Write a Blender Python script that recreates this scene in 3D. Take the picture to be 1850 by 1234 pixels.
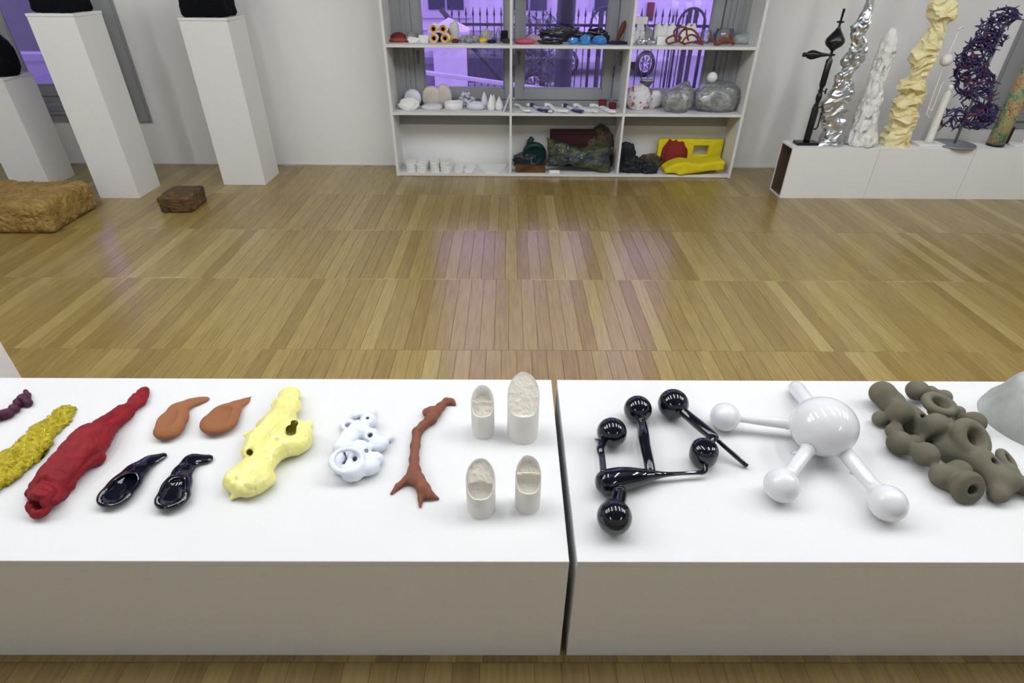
import bpy, math, random
import numpy as np
from mathutils import Vector, Matrix
PI = math.pi
sc = bpy.context.scene
for o in list(bpy.data.objects): bpy.data.objects.remove(o)
C = bpy.data.collections.new('gallery'); sc.collection.children.link(C)

# ------------------------------------------------------------ camera
FPX, PITCH, YAW, ROLL, H = 1023.61119, 0.58788653, 0.00811995, -0.00881866, 1.75
_f = np.array([math.sin(YAW)*math.cos(PITCH), math.cos(YAW)*math.cos(PITCH), -math.sin(PITCH)])
_r = np.array([math.cos(YAW), -math.sin(YAW), 0.]); _d = np.cross(_f, _r)
_c, _s = math.cos(ROLL), math.sin(ROLL)
CM = np.array([_c*_r+_s*_d, -_s*_r+_c*_d, _f])
cam_d = bpy.data.cameras.new('camera'); cam = bpy.data.objects.new('camera', cam_d); C.objects.link(cam)
cam_d.sensor_width = 36; cam_d.lens = 36*FPX/1850; cam_d.clip_start = .05; cam_d.clip_end = 200
cam.matrix_world = Matrix([[CM[0][0], -CM[1][0], -CM[2][0], 0], [CM[0][1], -CM[1][1], -CM[2][1], 0], [CM[0][2], -CM[1][2], -CM[2][2], H], [0, 0, 0, 1]])
sc.camera = cam
sc.view_settings.view_transform = 'Standard'; sc.view_settings.look = 'None'
sc.view_settings.exposure = 0.0; sc.view_settings.gamma = 1; sc.view_settings.use_curve_mapping = False
sc.cycles.caustics_reflective = False

# ------------------------------------------------------------ dusk sky outside
wd = bpy.data.worlds.new('dusk'); sc.world = wd; wd.use_nodes = True
bg = wd.node_tree.nodes['Background']; bg.inputs[0].default_value = (.66, .58, 1, 1); bg.inputs[1].default_value = 2.5

# ------------------------------------------------------------ strip lamps of the ceiling
lamp_m = bpy.data.materials.new('lamp_tube'); lamp_m.use_nodes = True
lb = lamp_m.node_tree.nodes['Principled BSDF']; lb.inputs['Emission Color'].default_value = (.96, .985, 1, 1); lb.inputs['Emission Strength'].default_value = 121
LAMPS = [(-4.6+1.28*k, 2.0) for k in range(9)]+[(x, -2.6) for x in (-3., 3.4)]
def build_lamps():
    tube = MB().tube([(0, -.9, 0), (0, .9, 0)], .02, 8).local('lamp_tube', lamp_m, True)
    hous = MB().box(-.03, .03, -.95, .95, .03, .08, .004).box(-.012, .012, -.93, -.9, -.02, .03).box(-.012, .012, .9, .93, -.02, .03).local('housing', WHITE)
    rod = MB().tube([(0, 0, .08), (0, 0, ZC-3.5)], .004, 6).local('rod', METAL)
    for k, (x, y) in enumerate(LAMPS):
        t = thing('strip_lamp', 'white fluorescent strip lamp hanging from the ceiling, '+('number %s from the left over the tables' % ('one two three four five six seven eight nine'.split()[k]) if k < 9 else 'number %s from the left behind the viewer' % ('one two three four'.split()[k-9])), 'lamp', (x, y, 3.5), group='fluorescent strip lamps under the ceiling')
        ob('lamp_tube', tube, parent=t); ob('housing', hous, parent=t); ob('suspension_rod', rod, parent=t)

# ------------------------------------------------------------ pixel helpers (photo frame 1850 x 1234 -> metres)
def ray(u, v): return CM.T @ np.array([(u-925)/FPX, (v-617)/FPX, 1.])
def onz(u, v, z=0.): d = ray(u, v); return np.array([0, 0, H]) + (z-H)/d[2]*d
def ony(u, v, Y): d = ray(u, v); return np.array([0, 0, H]) + Y/d[1]*d
def depth(p): return float(CM[2] @ (np.asarray(p) - np.array([0, 0, H])))
def mpp(p): return depth(p)/FPX
def rest(u, v, rpx, z0, k=1.):
    """ball of pixel radius rpx seen at (u, v), resting on height z0 -> centre, radius"""
    r = .05
    q = math.sqrt(FPX/math.hypot(u-925, v-617, FPX))
    for _ in range(8):
        c = onz(u, v, z0+r*k); r = rpx*mpp(c)*q
    return c, r
def crop(ox, oy, s): return lambda x, y: (ox+x/s, oy+y/s)
K1, K2, K3 = crop(0, 670, 4.1125), crop(380, 670, 4.408), crop(680, 660, 4.114)
K4, K5, K6 = crop(1040, 670, 3.856), crop(1270, 670, 4.256), crop(1550, 660, 4.57)
S1, S2, S3 = crop(680, 0, 3.738), crop(910, 0, 3.738), crop(1110, 0, 3.739)
R5, RF = crop(1380, 0, 3.2468), crop(1640, 0, 4.41)

# ------------------------------------------------------------ materials
def nd(nt, t, **k):
    n = nt.nodes.new(t)
    for a, b in k.items():
        if a in n.inputs: n.inputs[a].default_value = b
        else: setattr(n, a, b)
    return n
def mat(name, col, rough=.5, metal=0., bump=0., scale=20., col2=None, cscale=6., spec=.5, coat=0., sss=0., trans=0., detail=6., rough_tex='NOISE', dist=.01, ior=1.45, hard=(.35, .65), sheen=0.):
    m = bpy.data.materials.new(name); m.use_nodes = True; nt = m.node_tree; b = nt.nodes['Principled BSDF']
    b.inputs['Base Color'].default_value = (*col, 1); b.inputs['Roughness'].default_value = rough
    b.inputs['Metallic'].default_value = metal; b.inputs['Specular IOR Level'].default_value = spec
    b.inputs['Coat Weight'].default_value = coat; b.inputs['Coat Roughness'].default_value = .03
    b.inputs['IOR'].default_value = ior
    if sheen: b.inputs['Sheen Weight'].default_value = sheen
    if sss: b.inputs['Subsurface Weight'].default_value = sss; b.inputs['Subsurface Scale'].default_value = .05; b.inputs['Subsurface Radius'].default_value = (1, 1, 1)
    if trans: b.inputs['Transmission Weight'].default_value = trans
    tc = nd(nt, 'ShaderNodeTexCoord')
    if bump:
        if rough_tex == 'VORONOI': n = nd(nt, 'ShaderNodeTexVoronoi', Scale=scale); out = n.outputs['Distance']
        else: n = nd(nt, 'ShaderNodeTexNoise', Scale=scale, Detail=detail); out = n.outputs['Fac']
        nt.links.new(tc.outputs['Object'], n.inputs['Vector'])
        bp = nd(nt, 'ShaderNodeBump', Strength=bump, Distance=dist)
        nt.links.new(out, bp.inputs['Height']); nt.links.new(bp.outputs['Normal'], b.inputs['Normal'])
    if col2:
        n = nd(nt, 'ShaderNodeTexNoise', Scale=cscale, Detail=5.); nt.links.new(tc.outputs['Object'], n.inputs['Vector'])
        r = nd(nt, 'ShaderNodeValToRGB'); r.color_ramp.elements[0].position = hard[0]; r.color_ramp.elements[1].position = hard[1]
        r.color_ramp.elements[0].color = (*col, 1); r.color_ramp.elements[1].color = (*col2, 1)
        nt.links.new(n.outputs['Fac'], r.inputs['Fac']); nt.links.new(r.outputs['Color'], b.inputs['Base Color'])
    return m
def sheet_mat(name, tint, gloss=.1, rough=.05, fog=0., fogcol=(.8, .8, .8)):
    """thin clear sheet: tinted see-through, some milky body, a gloss"""
    m = bpy.data.materials.new(name); m.use_nodes = True; nt = m.node_tree; nt.nodes.clear()
    o = nd(nt, 'ShaderNodeOutputMaterial'); t = nd(nt, 'ShaderNodeBsdfTransparent'); t.inputs[0].default_value = (*tint, 1)
    g = nd(nt, 'ShaderNodeBsdfGlossy', Roughness=rough); fr = nd(nt, 'ShaderNodeFresnel', IOR=1.45)
    mx = nd(nt, 'ShaderNodeMixShader'); ad = nd(nt, 'ShaderNodeMath', operation='ADD'); ad.inputs[1].default_value = gloss
    nt.links.new(fr.outputs[0], ad.inputs[0]); nt.links.new(ad.outputs[0], mx.inputs[0])
    src = t.outputs[0]
    if fog:
        d = nd(nt, 'ShaderNodeBsdfDiffuse'); d.inputs[0].default_value = (*fogcol, 1)
        m2 = nd(nt, 'ShaderNodeMixShader'); m2.inputs[0].default_value = fog
        nt.links.new(t.outputs[0], m2.inputs[1]); nt.links.new(d.outputs[0], m2.inputs[2]); src = m2.outputs[0]
    nt.links.new(src, mx.inputs[1]); nt.links.new(g.outputs[0], mx.inputs[2]); nt.links.new(mx.outputs[0], o.inputs[0])
    return m

WALL = mat('wall_paint', (.82, .82, .815), .85, bump=.06, scale=60, spec=.2)
CEIL = mat('ceiling_paint', (.16, .16, .17), .9)
WHITE = mat('white_lacquer_board', (.69, .69, .685), .5, bump=.02, scale=90, spec=.3)
PLINTH = mat('plinth_paint', (.74, .74, .73), .6, bump=.03, scale=70, spec=.25)
EDGE = mat('plinth_edge', (.5, .47, .42), .7)
FRAME = mat('grey_window_paint', (.30, .31, .32), .5)
METAL = mat('handle_metal', (.25, .24, .24), .35, metal=1)
GLASS = sheet_mat('dusk_window_glass', (.88, .80, .99), gloss=.02, rough=.02)
BROWNIN = mat('raw_board_inside', (.10, .062, .04), .8)
GLOSSBLACK = mat('black_glazed_glass', (.003, .004, .010), .06, spec=.6, coat=.3)
GLOSSWHITE = mat('white_glazed_glass', (.68, .68, .70), .08, spec=.5, coat=.4)
TERRA = mat('terracotta', (.26, .105, .045), .75, bump=.06, scale=120, spec=.25)
TERRA2 = mat('rust_terracotta', (.19, .072, .045), .75, bump=.06, scale=120, spec=.25)
REDCLAY = mat('red_clay', (.225, .005, .009), .62, bump=.6, scale=45, spec=.3, col2=(.17, .004, .008), cscale=25)
GOLD = mat('yellow_gold_foil', (.62, .52, .05), .30, metal=.8, bump=1., scale=210, dist=.006, col2=(.40, .33, .02), cscale=60)
PURPLE = mat('purple_paint', (.045, .002, .022), .6, bump=.3, scale=80)
YELLOWC = mat('lemon_glazed_clay', (.86, .80, .26), .3, bump=.3, scale=30, col2=(.66, .62, .22), cscale=14, coat=.25, hard=(.4, .75))
PLASTER = mat('white_plaster', (.72, .70, .66), .85, bump=.08, scale=60, spec=.2)
PLROUGH = mat('rough_plaster', (.70, .66, .57), .95, bump=.9, scale=55, dist=.006, spec=.15)
BLUEWHITE = mat('porcelain_white', (.72, .76, .84), .5, bump=.06, scale=50)
CLAY = mat('grey_olive_clay', (.112, .102, .073), .85, bump=.08, scale=160, spec=.2, col2=(.142, .13, .095), cscale=8)
FROST = mat('frosted_resin', (.31, .33, .30), .45, bump=.5, scale=14, sss=.15, col2=(.43, .45, .44), cscale=10, spec=.4)
SOOT = mat('black_fibre', (.0035, .004, .007), .95, bump=1., scale=70, spec=.15)
GOLDBLOCK = mat('ochre_fibre', (.36, .24, .07), .7, bump=1., scale=34, dist=.03, col2=(.24, .135, .03), cscale=12)
BROWNBLOCK = mat('dark_amber_crust', (.035, .017, .008), .4, bump=1., scale=40, dist=.02, col2=(.14, .075, .02), cscale=14)
SILVER = mat('silver_foil', (.62, .64, .66), .28, metal=1., bump=.15, scale=18)
LACE = mat('white_drip_plaster', (.74, .74, .72), .9, bump=.8, scale=60, dist=.01)
CREAM = mat('cream_resin', (.78, .72, .45), .7, bump=.25, scale=30, col2=(.70, .60, .30), cscale=12)
VIOLET = mat('violet_strand', (.035, .024, .10), .4, bump=.2, scale=80)
CRIMSON = mat('crimson_strand', (.10, .008, .025), .4)
STEEL = mat('grey_steel', (.22, .24, .27), .4, metal=.3)
MATTEBLACK = mat('satin_black', (.004, .005, .008), .3)
OFFWHITE = mat('offwhite_plastic', (.72, .71, .68), .5)

# ------------------------------------------------------------ mesh and object helpers
def mesh(name, v, f, m, smooth=True):
    me = bpy.data.meshes.new(name); v = np.asarray(v, float)
    if isinstance(f, np.ndarray) and f.size:
        n, k = f.shape
        me.vertices.add(len(v)); me.vertices.foreach_set('co', v.ravel())
        me.loops.add(n*k); me.loops.foreach_set('vertex_index', f.ravel().astype(np.int32))
        me.polygons.add(n); me.polygons.foreach_set('loop_start', np.arange(0, n*k, k, dtype=np.int32))
        me.update(calc_edges=True)
    else: me.from_pydata([tuple(p) for p in v], [], [tuple(int(i) for i in q) for q in f])
    me.polygons.foreach_set('use_smooth', [smooth]*len(me.polygons)); me.validate()
    for mm in (m if isinstance(m, (list, tuple)) else [m]): me.materials.append(mm)
    return me
def ob(name, me, loc=(0, 0, 0), rot=(0, 0, 0), parent=None, label=None, cat=None, group=None, kind=None):
    o = bpy.data.objects.new(name, me); C.objects.link(o); o.location = loc; o.rotation_euler = rot
    if parent: o.parent = parent
    if label: o['label'] = label
    if cat: o['category'] = cat
    if group: o['group'] = group
    if kind: o['kind'] = kind
    return o
def thing(name, label, cat, loc=(0, 0, 0), rz=0., group=None): return ob(name, None, loc, (0, 0, rz), None, label, cat, group)
def worldmesh(name, v, f, m, label=None, cat=None, group=None, parent=None, smooth=True, kind=None, base=None):
    """mesh given in world space; origin put at its base (or parent's)"""
    v = np.asarray(v, float)
    if parent is not None: org = np.array(parent.location); loc = (0, 0, 0)
    else: org = np.array([v[:, 0].mean(), v[:, 1].mean(), v[:, 2].min()]) if base is None else np.array(base); loc = tuple(org)
    return ob(name, mesh(name, v-org, f, m, smooth), loc, (0, 0, 0), parent, label, cat, group, kind)
class MB:
    def __init__(s): s.v = []; s.f = []
    def add(s, v, f):
        b = len(s.v); s.v += [tuple(p) for p in v]; s.f += [tuple(i+b for i in q) for q in f]; return s
    def box(s, x0, x1, y0, y1, z0, z1, c=0.):
        if not c:
            return s.add([(x, y, z) for z in (z0, z1) for y in (y0, y1) for x in (x0, x1)], [(0, 2, 3, 1), (4, 5, 7, 6), (0, 1, 5, 4), (2, 6, 7, 3), (0, 4, 6, 2), (1, 3, 7, 5)])
        xs = (x0, x1); ys = (y0, y1); zs = (z0, z1); v = []; idx = {}
        for i in (0, 1):
            for j in (0, 1):
                for k in (0, 1):
                    sx, sy, sz = (1, -1)[i], (1, -1)[j], (1, -1)[k]
                    idx[i, j, k] = (len(v), len(v)+1, len(v)+2)
                    v += [(xs[i], ys[j]+sy*c, zs[k]+sz*c), (xs[i]+sx*c, ys[j], zs[k]+sz*c), (xs[i]+sx*c, ys[j]+sy*c, zs[k])]
        f = []
        q = lambda a, n, rev: f.append(tuple(idx[t][n] for t in (a if not rev else a[::-1])))
        for s_ in (0, 1):
            q([(s_, 0, 0), (s_, 0, 1), (s_, 1, 1), (s_, 1, 0)], 0, s_)
            q([(0, s_, 0), (1, s_, 0), (1, s_, 1), (0, s_, 1)], 1, s_)
            q([(0, 0, s_), (0, 1, s_), (1, 1, s_), (1, 0, s_)], 2, s_)
        for i in (0, 1):
            for j in (0, 1):
                a = idx[i, j, 0]; b = idx[i, j, 1]; f.append((a[0], a[1], b[1], b[0]) if (i+j) % 2 == 0 else (a[1], a[0], b[0], b[1]))
                a = idx[i, 0, j]; b = idx[i, 1, j]; f.append((a[2], a[0], b[0], b[2]) if (i+j) % 2 == 0 else (a[0], a[2], b[2], b[0]))
                a = idx[0, i, j]; b = idx[1, i, j]; f.append((a[1], a[2], b[2], b[1]) if (i+j) % 2 == 0 else (a[2], a[1], b[1], b[2]))
                for k in (0, 1):
                    t = idx[i, j, k]; f.append(t if (i+j+k) % 2 == 1 else t[::-1])
        return s.add(v, f)
    def tube(s, pts, rad, n=8, cap=True):
        pts = [Vector(p) for p in pts]; m = len(pts)
        if not hasattr(rad, '__len__'): rad = [rad]*m
        up = None; rings = []
        for i, p in enumerate(pts):
            t = (pts[min(i+1, m-1)]-pts[max(i-1, 0)]).normalized()
            if up is None: up = Vector((0, 0, 1)) if abs(t.z) < .9 else Vector((1, 0, 0))
            a = t.cross(up).normalized(); b = a.cross(t).normalized(); up = b
            rings.append([tuple(p+rad[i]*(math.cos(2*PI*k/n)*a+math.sin(2*PI*k/n)*b)) for k in range(n)])
        v = [q for r in rings for q in r]; f = []
        for i in range(m-1):
            for k in range(n): k2 = (k+1) % n; f.append((i*n+k, i*n+k2, (i+1)*n+k2, (i+1)*n+k))
        if cap: f.append(tuple(range(n))[::-1]); f.append(tuple((m-1)*n+k for k in range(n)))
        return s.add(v, f)
    def lathe(s, prof, n=24, cx=0., cy=0.):
        v = []; f = []
        for r, z in prof: v += [(cx+r*math.cos(2*PI*k/n), cy+r*math.sin(2*PI*k/n), z) for k in range(n)]
        for i in range(len(prof)-1):
            for k in range(n): k2 = (k+1) % n; f.append((i*n+k, i*n+k2, (i+1)*n+k2, (i+1)*n+k))
        f.append(tuple(range(n))[::-1]); f.append(tuple((len(prof)-1)*n+k for k in range(n)))
        return s.add(v, f)
    def ico(s, c, r, sub=2):
        v, f = ICO[sub]; r = np.asarray(r)*np.ones(3)
        return s.add(v*r+np.asarray(c), f)
    def world(s, name, m, **k): return worldmesh(name, s.v, s.f, m, **k)
    def local(s, name, m, smooth=False): return mesh(name, s.v, s.f, m, smooth)
def _ico(sub):
    import bmesh
    b = bmesh.new(); bmesh.ops.create_icosphere(b, subdivisions=sub, radius=1)
    v = np.array([p.co[:] for p in b.verts]); f = [tuple(q.index for q in p.verts) for p in b.faces]; b.free(); return v, f
ICO = {k: _ico(k) for k in (1, 2, 3, 4, 5)}
def copy_tree(o, parent=None):
    c = o.copy(); C.objects.link(c)
    if parent: c.parent = parent
    for ch in [x for x in C.objects if x.parent == o]: copy_tree(ch, c)
    return c

# ------------------------------------------------------------ value noise, signed distance shapes, surface nets
def _h(i, j, k, seed):
    n = (i*374761393+j*668265263+k*2147483647+seed*1274126177) & 0xffffffff
    n = ((n ^ (n >> 13))*1274126177) & 0xffffffff
    return ((n ^ (n >> 16)) & 0xffff)/32767.5-1
def vn(P, s, seed=0):
    q = P*s; i = np.floor(q).astype(np.int64); f = q-i; f = f*f*(3-2*f)
    r = 0
    for a in (0, 1):
        for b in (0, 1):
            for c in (0, 1):
                w = (f[..., 0] if a else 1-f[..., 0])*(f[..., 1] if b else 1-f[..., 1])*(f[..., 2] if c else 1-f[..., 2])
                r = r+w*_h(i[..., 0]+a, i[..., 1]+b, i[..., 2]+c, seed)
    return r
def fbm(P, s, o=3, seed=0, ridge=False):
    r = 0; a = 1; t = 0
    for k in range(o):
        n = vn(P, s*2**k, seed+k*7); r = r+a*((1-2*np.abs(n)) if ridge else n); t += a; a *= .5
    return r/t
def smin(a, b, k): h = np.maximum(k-np.abs(a-b), 0)/k; return np.minimum(a, b)-h*h*k*.25
def smax(a, b, k): return -smin(-a, -b, k)
def dsph(P, c, r): return np.sqrt(((P-c)**2).sum(-1))-r
def dell(P, c, r, rz=0.):
    q = P-np.asarray(c)
    if rz: cc, ss = math.cos(rz), math.sin(rz); q = np.stack([cc*q[..., 0]+ss*q[..., 1], -ss*q[..., 0]+cc*q[..., 1], q[..., 2]], -1)
    r = np.asarray(r, float); k0 = np.sqrt(((q/r)**2).sum(-1)); k1 = np.sqrt(((q/r**2)**2).sum(-1))+1e-9; return k0*(k0-1)/k1
def dcap(P, a, b, ra, rb):
    a = np.asarray(a); b = np.asarray(b); ab = b-a; t = np.clip(((P-a)@ab)/(ab@ab+1e-12), 0, 1)
    return np.sqrt(((P-a-t[..., None]*ab)**2).sum(-1))-(ra+(rb-ra)*t)
def dtor(P, c, R, r, ax=(0, 0, 1)):
    ax = np.asarray(ax, float); ax = ax/np.linalg.norm(ax); q = P-c; h = q@ax; rad = np.sqrt(np.maximum((q**2).sum(-1)-h*h, 0)); return np.sqrt((rad-R)**2+h*h)-r
def dchain(P, pts, rads, k=.01):
    d = None
    for i in range(len(pts)-1):
        e = dcap(P, pts[i], pts[i+1], rads[i], rads[i+1]); d = e if d is None else smin(d, e, k)
    return d
def nets(fn, lo, hi, h):
    lo = np.asarray(lo, float); n = np.ceil((np.asarray(hi)-lo)/h).astype(int)+1
    g = np.stack(np.meshgrid(*[lo[i]+h*np.arange(n[i]) for i in range(3)], indexing='ij'), -1)
    F = fn(g); S = F < 0
    c = np.zeros(tuple(n-1)+(3,)); cnt = np.zeros(tuple(n-1))
    def sl(a, off, cells=True): return a[tuple(slice(off[i], off[i]+n[i]-1) for i in range(3))]
    co = [(a, b, d) for a in (0, 1) for b in (0, 1) for d in (0, 1)]
    for p in co:
        for ax in range(3):
            if p[ax]: continue
            q = list(p); q[ax] = 1
            f0, f1 = sl(F, p), sl(F, q); x = (f0 < 0) != (f1 < 0); t = np.where(x, f0/np.where(x, f0-f1, 1), 0)
            v = np.zeros(c.shape); v[...] = p; v[..., ax] += t
            c += np.where(x[..., None], v, 0); cnt += x
    act = cnt > 0; idx = -np.ones(act.shape, int); ii = np.argwhere(act); idx[act] = np.arange(len(ii))
    V = lo+h*(ii+c[act]/cnt[act][:, None]); faces = []
    for ax in range(3):
        b, d = [(1, 2), (2, 0), (0, 1)][ax]
        s0 = [slice(1, n[i]-1) for i in range(3)]; s1 = list(s0); s0[ax] = slice(0, n[ax]-1); s1[ax] = slice(1, n[ax])
        A, B = S[tuple(s0)], S[tuple(s1)]
        for flip, msk in ((0, A & ~B), (1, B & ~A)):
            w = np.argwhere(msk)
            if not len(w): continue
            w = w+np.array([0 if i == ax else 1 for i in range(3)])
            def at(db, dd): k = w.copy(); k[:, b] += db; k[:, d] += dd; return idx[k[:, 0], k[:, 1], k[:, 2]]
            q = np.stack([at(-1, -1), at(0, -1), at(0, 0), at(-1, 0)], 1); faces.append(q[:, ::-1] if flip else q)
    Fc = np.concatenate(faces); Fc = Fc[(Fc >= 0).all(1)]
    return V, Fc
def vnormals(V, F):
    N = np.zeros_like(V); a, b, c = V[F[:, 0]], V[F[:, 1]], V[F[:, 2]]; fn = np.cross(b-a, c-a)
    if F.shape[1] == 4: fn = np.cross(V[F[:, 2]]-V[F[:, 0]], V[F[:, 3]]-V[F[:, 1]])
    for k in range(F.shape[1]): np.add.at(N, F[:, k], fn)
    return N/(np.linalg.norm(N, axis=1)[:, None]+1e-12)
def relax(V, F, it=2):
    for _ in range(it):
        A = np.zeros_like(V); n = np.zeros(len(V)); k = F.shape[1]
        for i in range(k):
            np.add.at(A, F[:, i], V[F[:, (i+1) % k]]+V[F[:, i-1]]); np.add.at(n, F[:, i], 2)
        V = .4*V+.6*A/n[:, None]
    return V
def sdf_mesh(fn, lo, hi, h, disp=None, zmin=None, it=2):
    V, F = nets(fn, lo, hi, h); V = relax(V, F, it)
    if disp is not None: V = V+vnormals(V, F)*disp(V)[:, None]
    if zmin is not None: V[:, 2] = np.maximum(V[:, 2], zmin)
    return V, F
def bounds(pts, pad): p = np.array(pts); return p.min(0)-pad, p.max(0)+pad

# ============================================================ ROOM SHELL
YW = 5.915
XL, XR, YB, ZC = -8.6, 9.4, -4.5, 3.9
def struct(name, mb, m, loc=(0, 0, 0), parent=None, kind='structure', smooth=False):
    return ob(name, mesh(name, mb.v, mb.f, m, smooth), loc, parent=parent, kind=kind)
floor = struct('floor', MB().box(XL, XR, YB, YW+.3, -.12, -.014), mat('floor_joint', (.035, .022, .010), .6))
build_lamps()
struct('ceiling', MB().box(XL, XR, YB, YW+.3, ZC, ZC+.1), CEIL)
struct('wall_left', MB().box(XL-.1, XL, YB, YW+.3, -.1, ZC), WALL)
struct('wall_right', MB().box(XR, XR+.1, YB, YW+.3, -.1, ZC), WALL)
struct('wall_front', MB().box(XL, XR, YB-.1, YB, -.1, ZC), WALL)
WX = [(-6.80, -3.66), (-1.04, 2.10), (4.80, 7.94)]          # three window openings
ZS, ZT = .50, 3.3
wb = MB(); xs = [XL]+[x for w in WX for x in w]+[XR]
for a, b in zip(xs[0::2], xs[1::2]): wb.box(a, b, YW, YW+.3, -.1, ZC)
for a, b in WX: wb.box(a, b, YW, YW+.3, -.1, ZS); wb.box(a, b, YW, YW+.3, ZT, ZC)
struct('wall_back', wb, WALL)
struct('baseboard_back', MB().box(XL, XR, YW-.008, YW, -.005, .014), mat('wall_foot_caulk', (.70, .70, .68), .7))

# ---- windows
HANDLE = MB()
HANDLE.box(-.013, .013, -.008, 0, -.035, .035, .003); HANDLE.tube([(0, -.005, .012), (0, -.035, .012)], .008, 8)
HANDLE.tube([(0, -.035, .022), (0, -.038, -.01), (0, -.03, -.075)], [.009, .009, .006], 8)
handle_me = HANDLE.local('window_handle', METAL, True)
for wi, (a, b) in enumerate(WX):
    root = ob('window_%d' % (wi+1), None, (a, YW, ZS), kind='structure')
    w = b-a; m = MB(); h = ZT-ZS
    for k, (t, y0) in enumerate(((.045, .004), (.04, .03), (.045, .052))):     # stepped jambs
        o_ = (.0, .045, .085)[k]
        m.box(o_, o_+t, y0, .2, o_, h-o_); m.box(w-o_-t, w-o_, y0, .2, o_, h-o_)
        e_ = o_+t; m.box(e_, w-e_, y0, .2, o_, e_); m.box(e_, w-e_, y0, .2, h-e_, h-o_)
    struct('window_frame', m, FRAME, parent=root)
    t = MB(); t.box(-.115, 0, -.022, .0, -.085, h+.1); t.box(w, w+.115, -.022, .0, -.085, h+.1); t.box(0, w, -.022, 0, -.085, 0); t.box(0, w, -.022, 0, h, h+.1)
    t.box(-.10, -.02, -.034, -.022, -.075, h+.08); t.box(w+.02, w+.10, -.034, -.022, -.075, h+.08); t.box(-.02, w+.02, -.05, -.022, -.01, .012)
    struct('window_trim', t, FRAME, parent=root)
    for k in range(3):
        x0 = .13+.96*k; s = MB(); z0, z1, W, fb = .135, h-.135, .95, .088
        for q in ((x0, x0+fb, z0, z1), (x0+W-fb, x0+W, z0, z1), (x0+fb, x0+W-fb, z0, z0+fb+.01), (x0+fb, x0+W-fb, z1-fb, z1)): s.box(q[0], q[1], .062, .12, q[2], q[3], .004)
        for q in ((x0+fb, x0+fb+.012, z0+fb, z1-fb), (x0+W-fb-.012, x0+W-fb, z0+fb, z1-fb), (x0+fb, x0+W-fb, z0+fb+.01, z0+fb+.022)): s.box(q[0], q[1], .075, .11, q[2], q[3])
        so = struct('sash', s, FRAME, parent=root)
        struct('pane', MB().box(x0+fb+.004, x0+W-fb-.004, .088, .094, z0+fb, z1-fb), GLASS, parent=so)
        hz = 1.03-ZS if wi == 1 else (1.12-ZS)
        hd = ob('handle', handle_me, (x0+.045 if wi != 0 else x0+W-.045, .062, hz), parent=so)
        g = MB()
        for zz in (.35, 1.5, 2.3): g.tube([(x0+W+.002, .058, zz), (x0+W+.002, .058, zz+.09)], .007, 6)
        ob('hinge', g.local('hinge', METAL, True), parent=so)

# ---- parquet planks
def grain_mat():
    m = bpy.data.materials.new('oak_parquet'); m.use_nodes = True; nt = m.node_tree; b = nt.nodes['Principled BSDF']
    oi = nd(nt, 'ShaderNodeObjectInfo'); ge = nd(nt, 'ShaderNodeNewGeometry')
    ad = nd(nt, 'ShaderNodeMath', operation='ADD'); fr = nd(nt, 'ShaderNodeMath', operation='FRACT')
    nt.links.new(oi.outputs['Random'], ad.inputs[0]); nt.links.new(ge.outputs['Random Per Island'], ad.inputs[1]); nt.links.new(ad.outputs[0], fr.inputs[0])
    ramp = nd(nt, 'ShaderNodeValToRGB'); e = ramp.color_ramp.elements
    e[0].position = 0; e[0].color = (0.2304, 0.1532, 0.04435, 1); e[1].position = 1; e[1].color = (0.3529, 0.2696, 0.1008, 1)
    for p, c in ((.25, (0.2549, 0.176, 0.05322)), (.5, (0.2745, 0.1921, 0.05967)), (.75, (0.2892, 0.2063, 0.06532)), (.88, (0.3039, 0.2195, 0.07096))):
        q = ramp.color_ramp.elements.new(p); q.color = (*c, 1)
    nt.links.new(fr.outputs[0], ramp.inputs[0])
    tc = nd(nt, 'ShaderNodeTexCoord'); mp = nd(nt, 'ShaderNodeMapping'); mp.inputs['Scale'].default_value = (70, 5, 70)
    cm = nd(nt, 'ShaderNodeCombineXYZ'); mu = nd(nt, 'ShaderNodeMath', operation='MULTIPLY'); mu.inputs[1].default_value = 37.
    va = nd(nt, 'ShaderNodeVectorMath', operation='ADD')
    nt.links.new(fr.outputs[0], mu.inputs[0]); nt.links.new(mu.outputs[0], cm.inputs[1]); nt.links.new(mu.outputs[0], cm.inputs[0])
    nt.links.new(tc.outputs['Object'], va.inputs[0]); nt.links.new(cm.outputs[0], va.inputs[1]); nt.links.new(va.outputs[0], mp.inputs[0])
    n = nd(nt, 'ShaderNodeTexNoise', Scale=1., Detail=4.); nt.links.new(mp.outputs[0], n.inputs['Vector'])
    mr = nd(nt, 'ShaderNodeMapRange'); mr.inputs['From Min'].default_value = .3; mr.inputs['From Max'].default_value = .7; mr.inputs['To Min'].default_value = .84; mr.inputs['To Max'].default_value = 1.12
    nt.links.new(n.outputs['Fac'], mr.inputs[0])
    vm = nd(nt, 'ShaderNodeVectorMath', operation='MULTIPLY'); nt.links.new(ramp.outputs[0], vm.inputs[0]); nt.links.new(mr.outputs[0], vm.inputs[1])
    nt.links.new(vm.outputs[0], b.inputs['Base Color'])
    n2 = nd(nt, 'ShaderNodeTexNoise', Scale=1.3, Detail=3.); nt.links.new(ge.outputs['Position'], n2.inputs['Vector'])
    m2 = nd(nt, 'ShaderNodeMapRange'); m2.inputs['To Min'].default_value = .15; m2.inputs['To Max'].default_value = .33
    nt.links.new(n2.outputs['Fac'], m2.inputs[0]); nt.links.new(m2.outputs[0], b.inputs['Roughness'])
    b.inputs['Specular IOR Level'].default_value = .8
    return m
OAK = grain_mat()
PW, PL, Y0 = .0812, .829, 2.541-.829*8
pm = [MB().box(-PW/2+g, PW/2-g, -PL/2+.0008, PL/2-.0008, -.016, 0, .0012).local('plank', OAK) for g in (.0004, .0005, .0007)]
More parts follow.
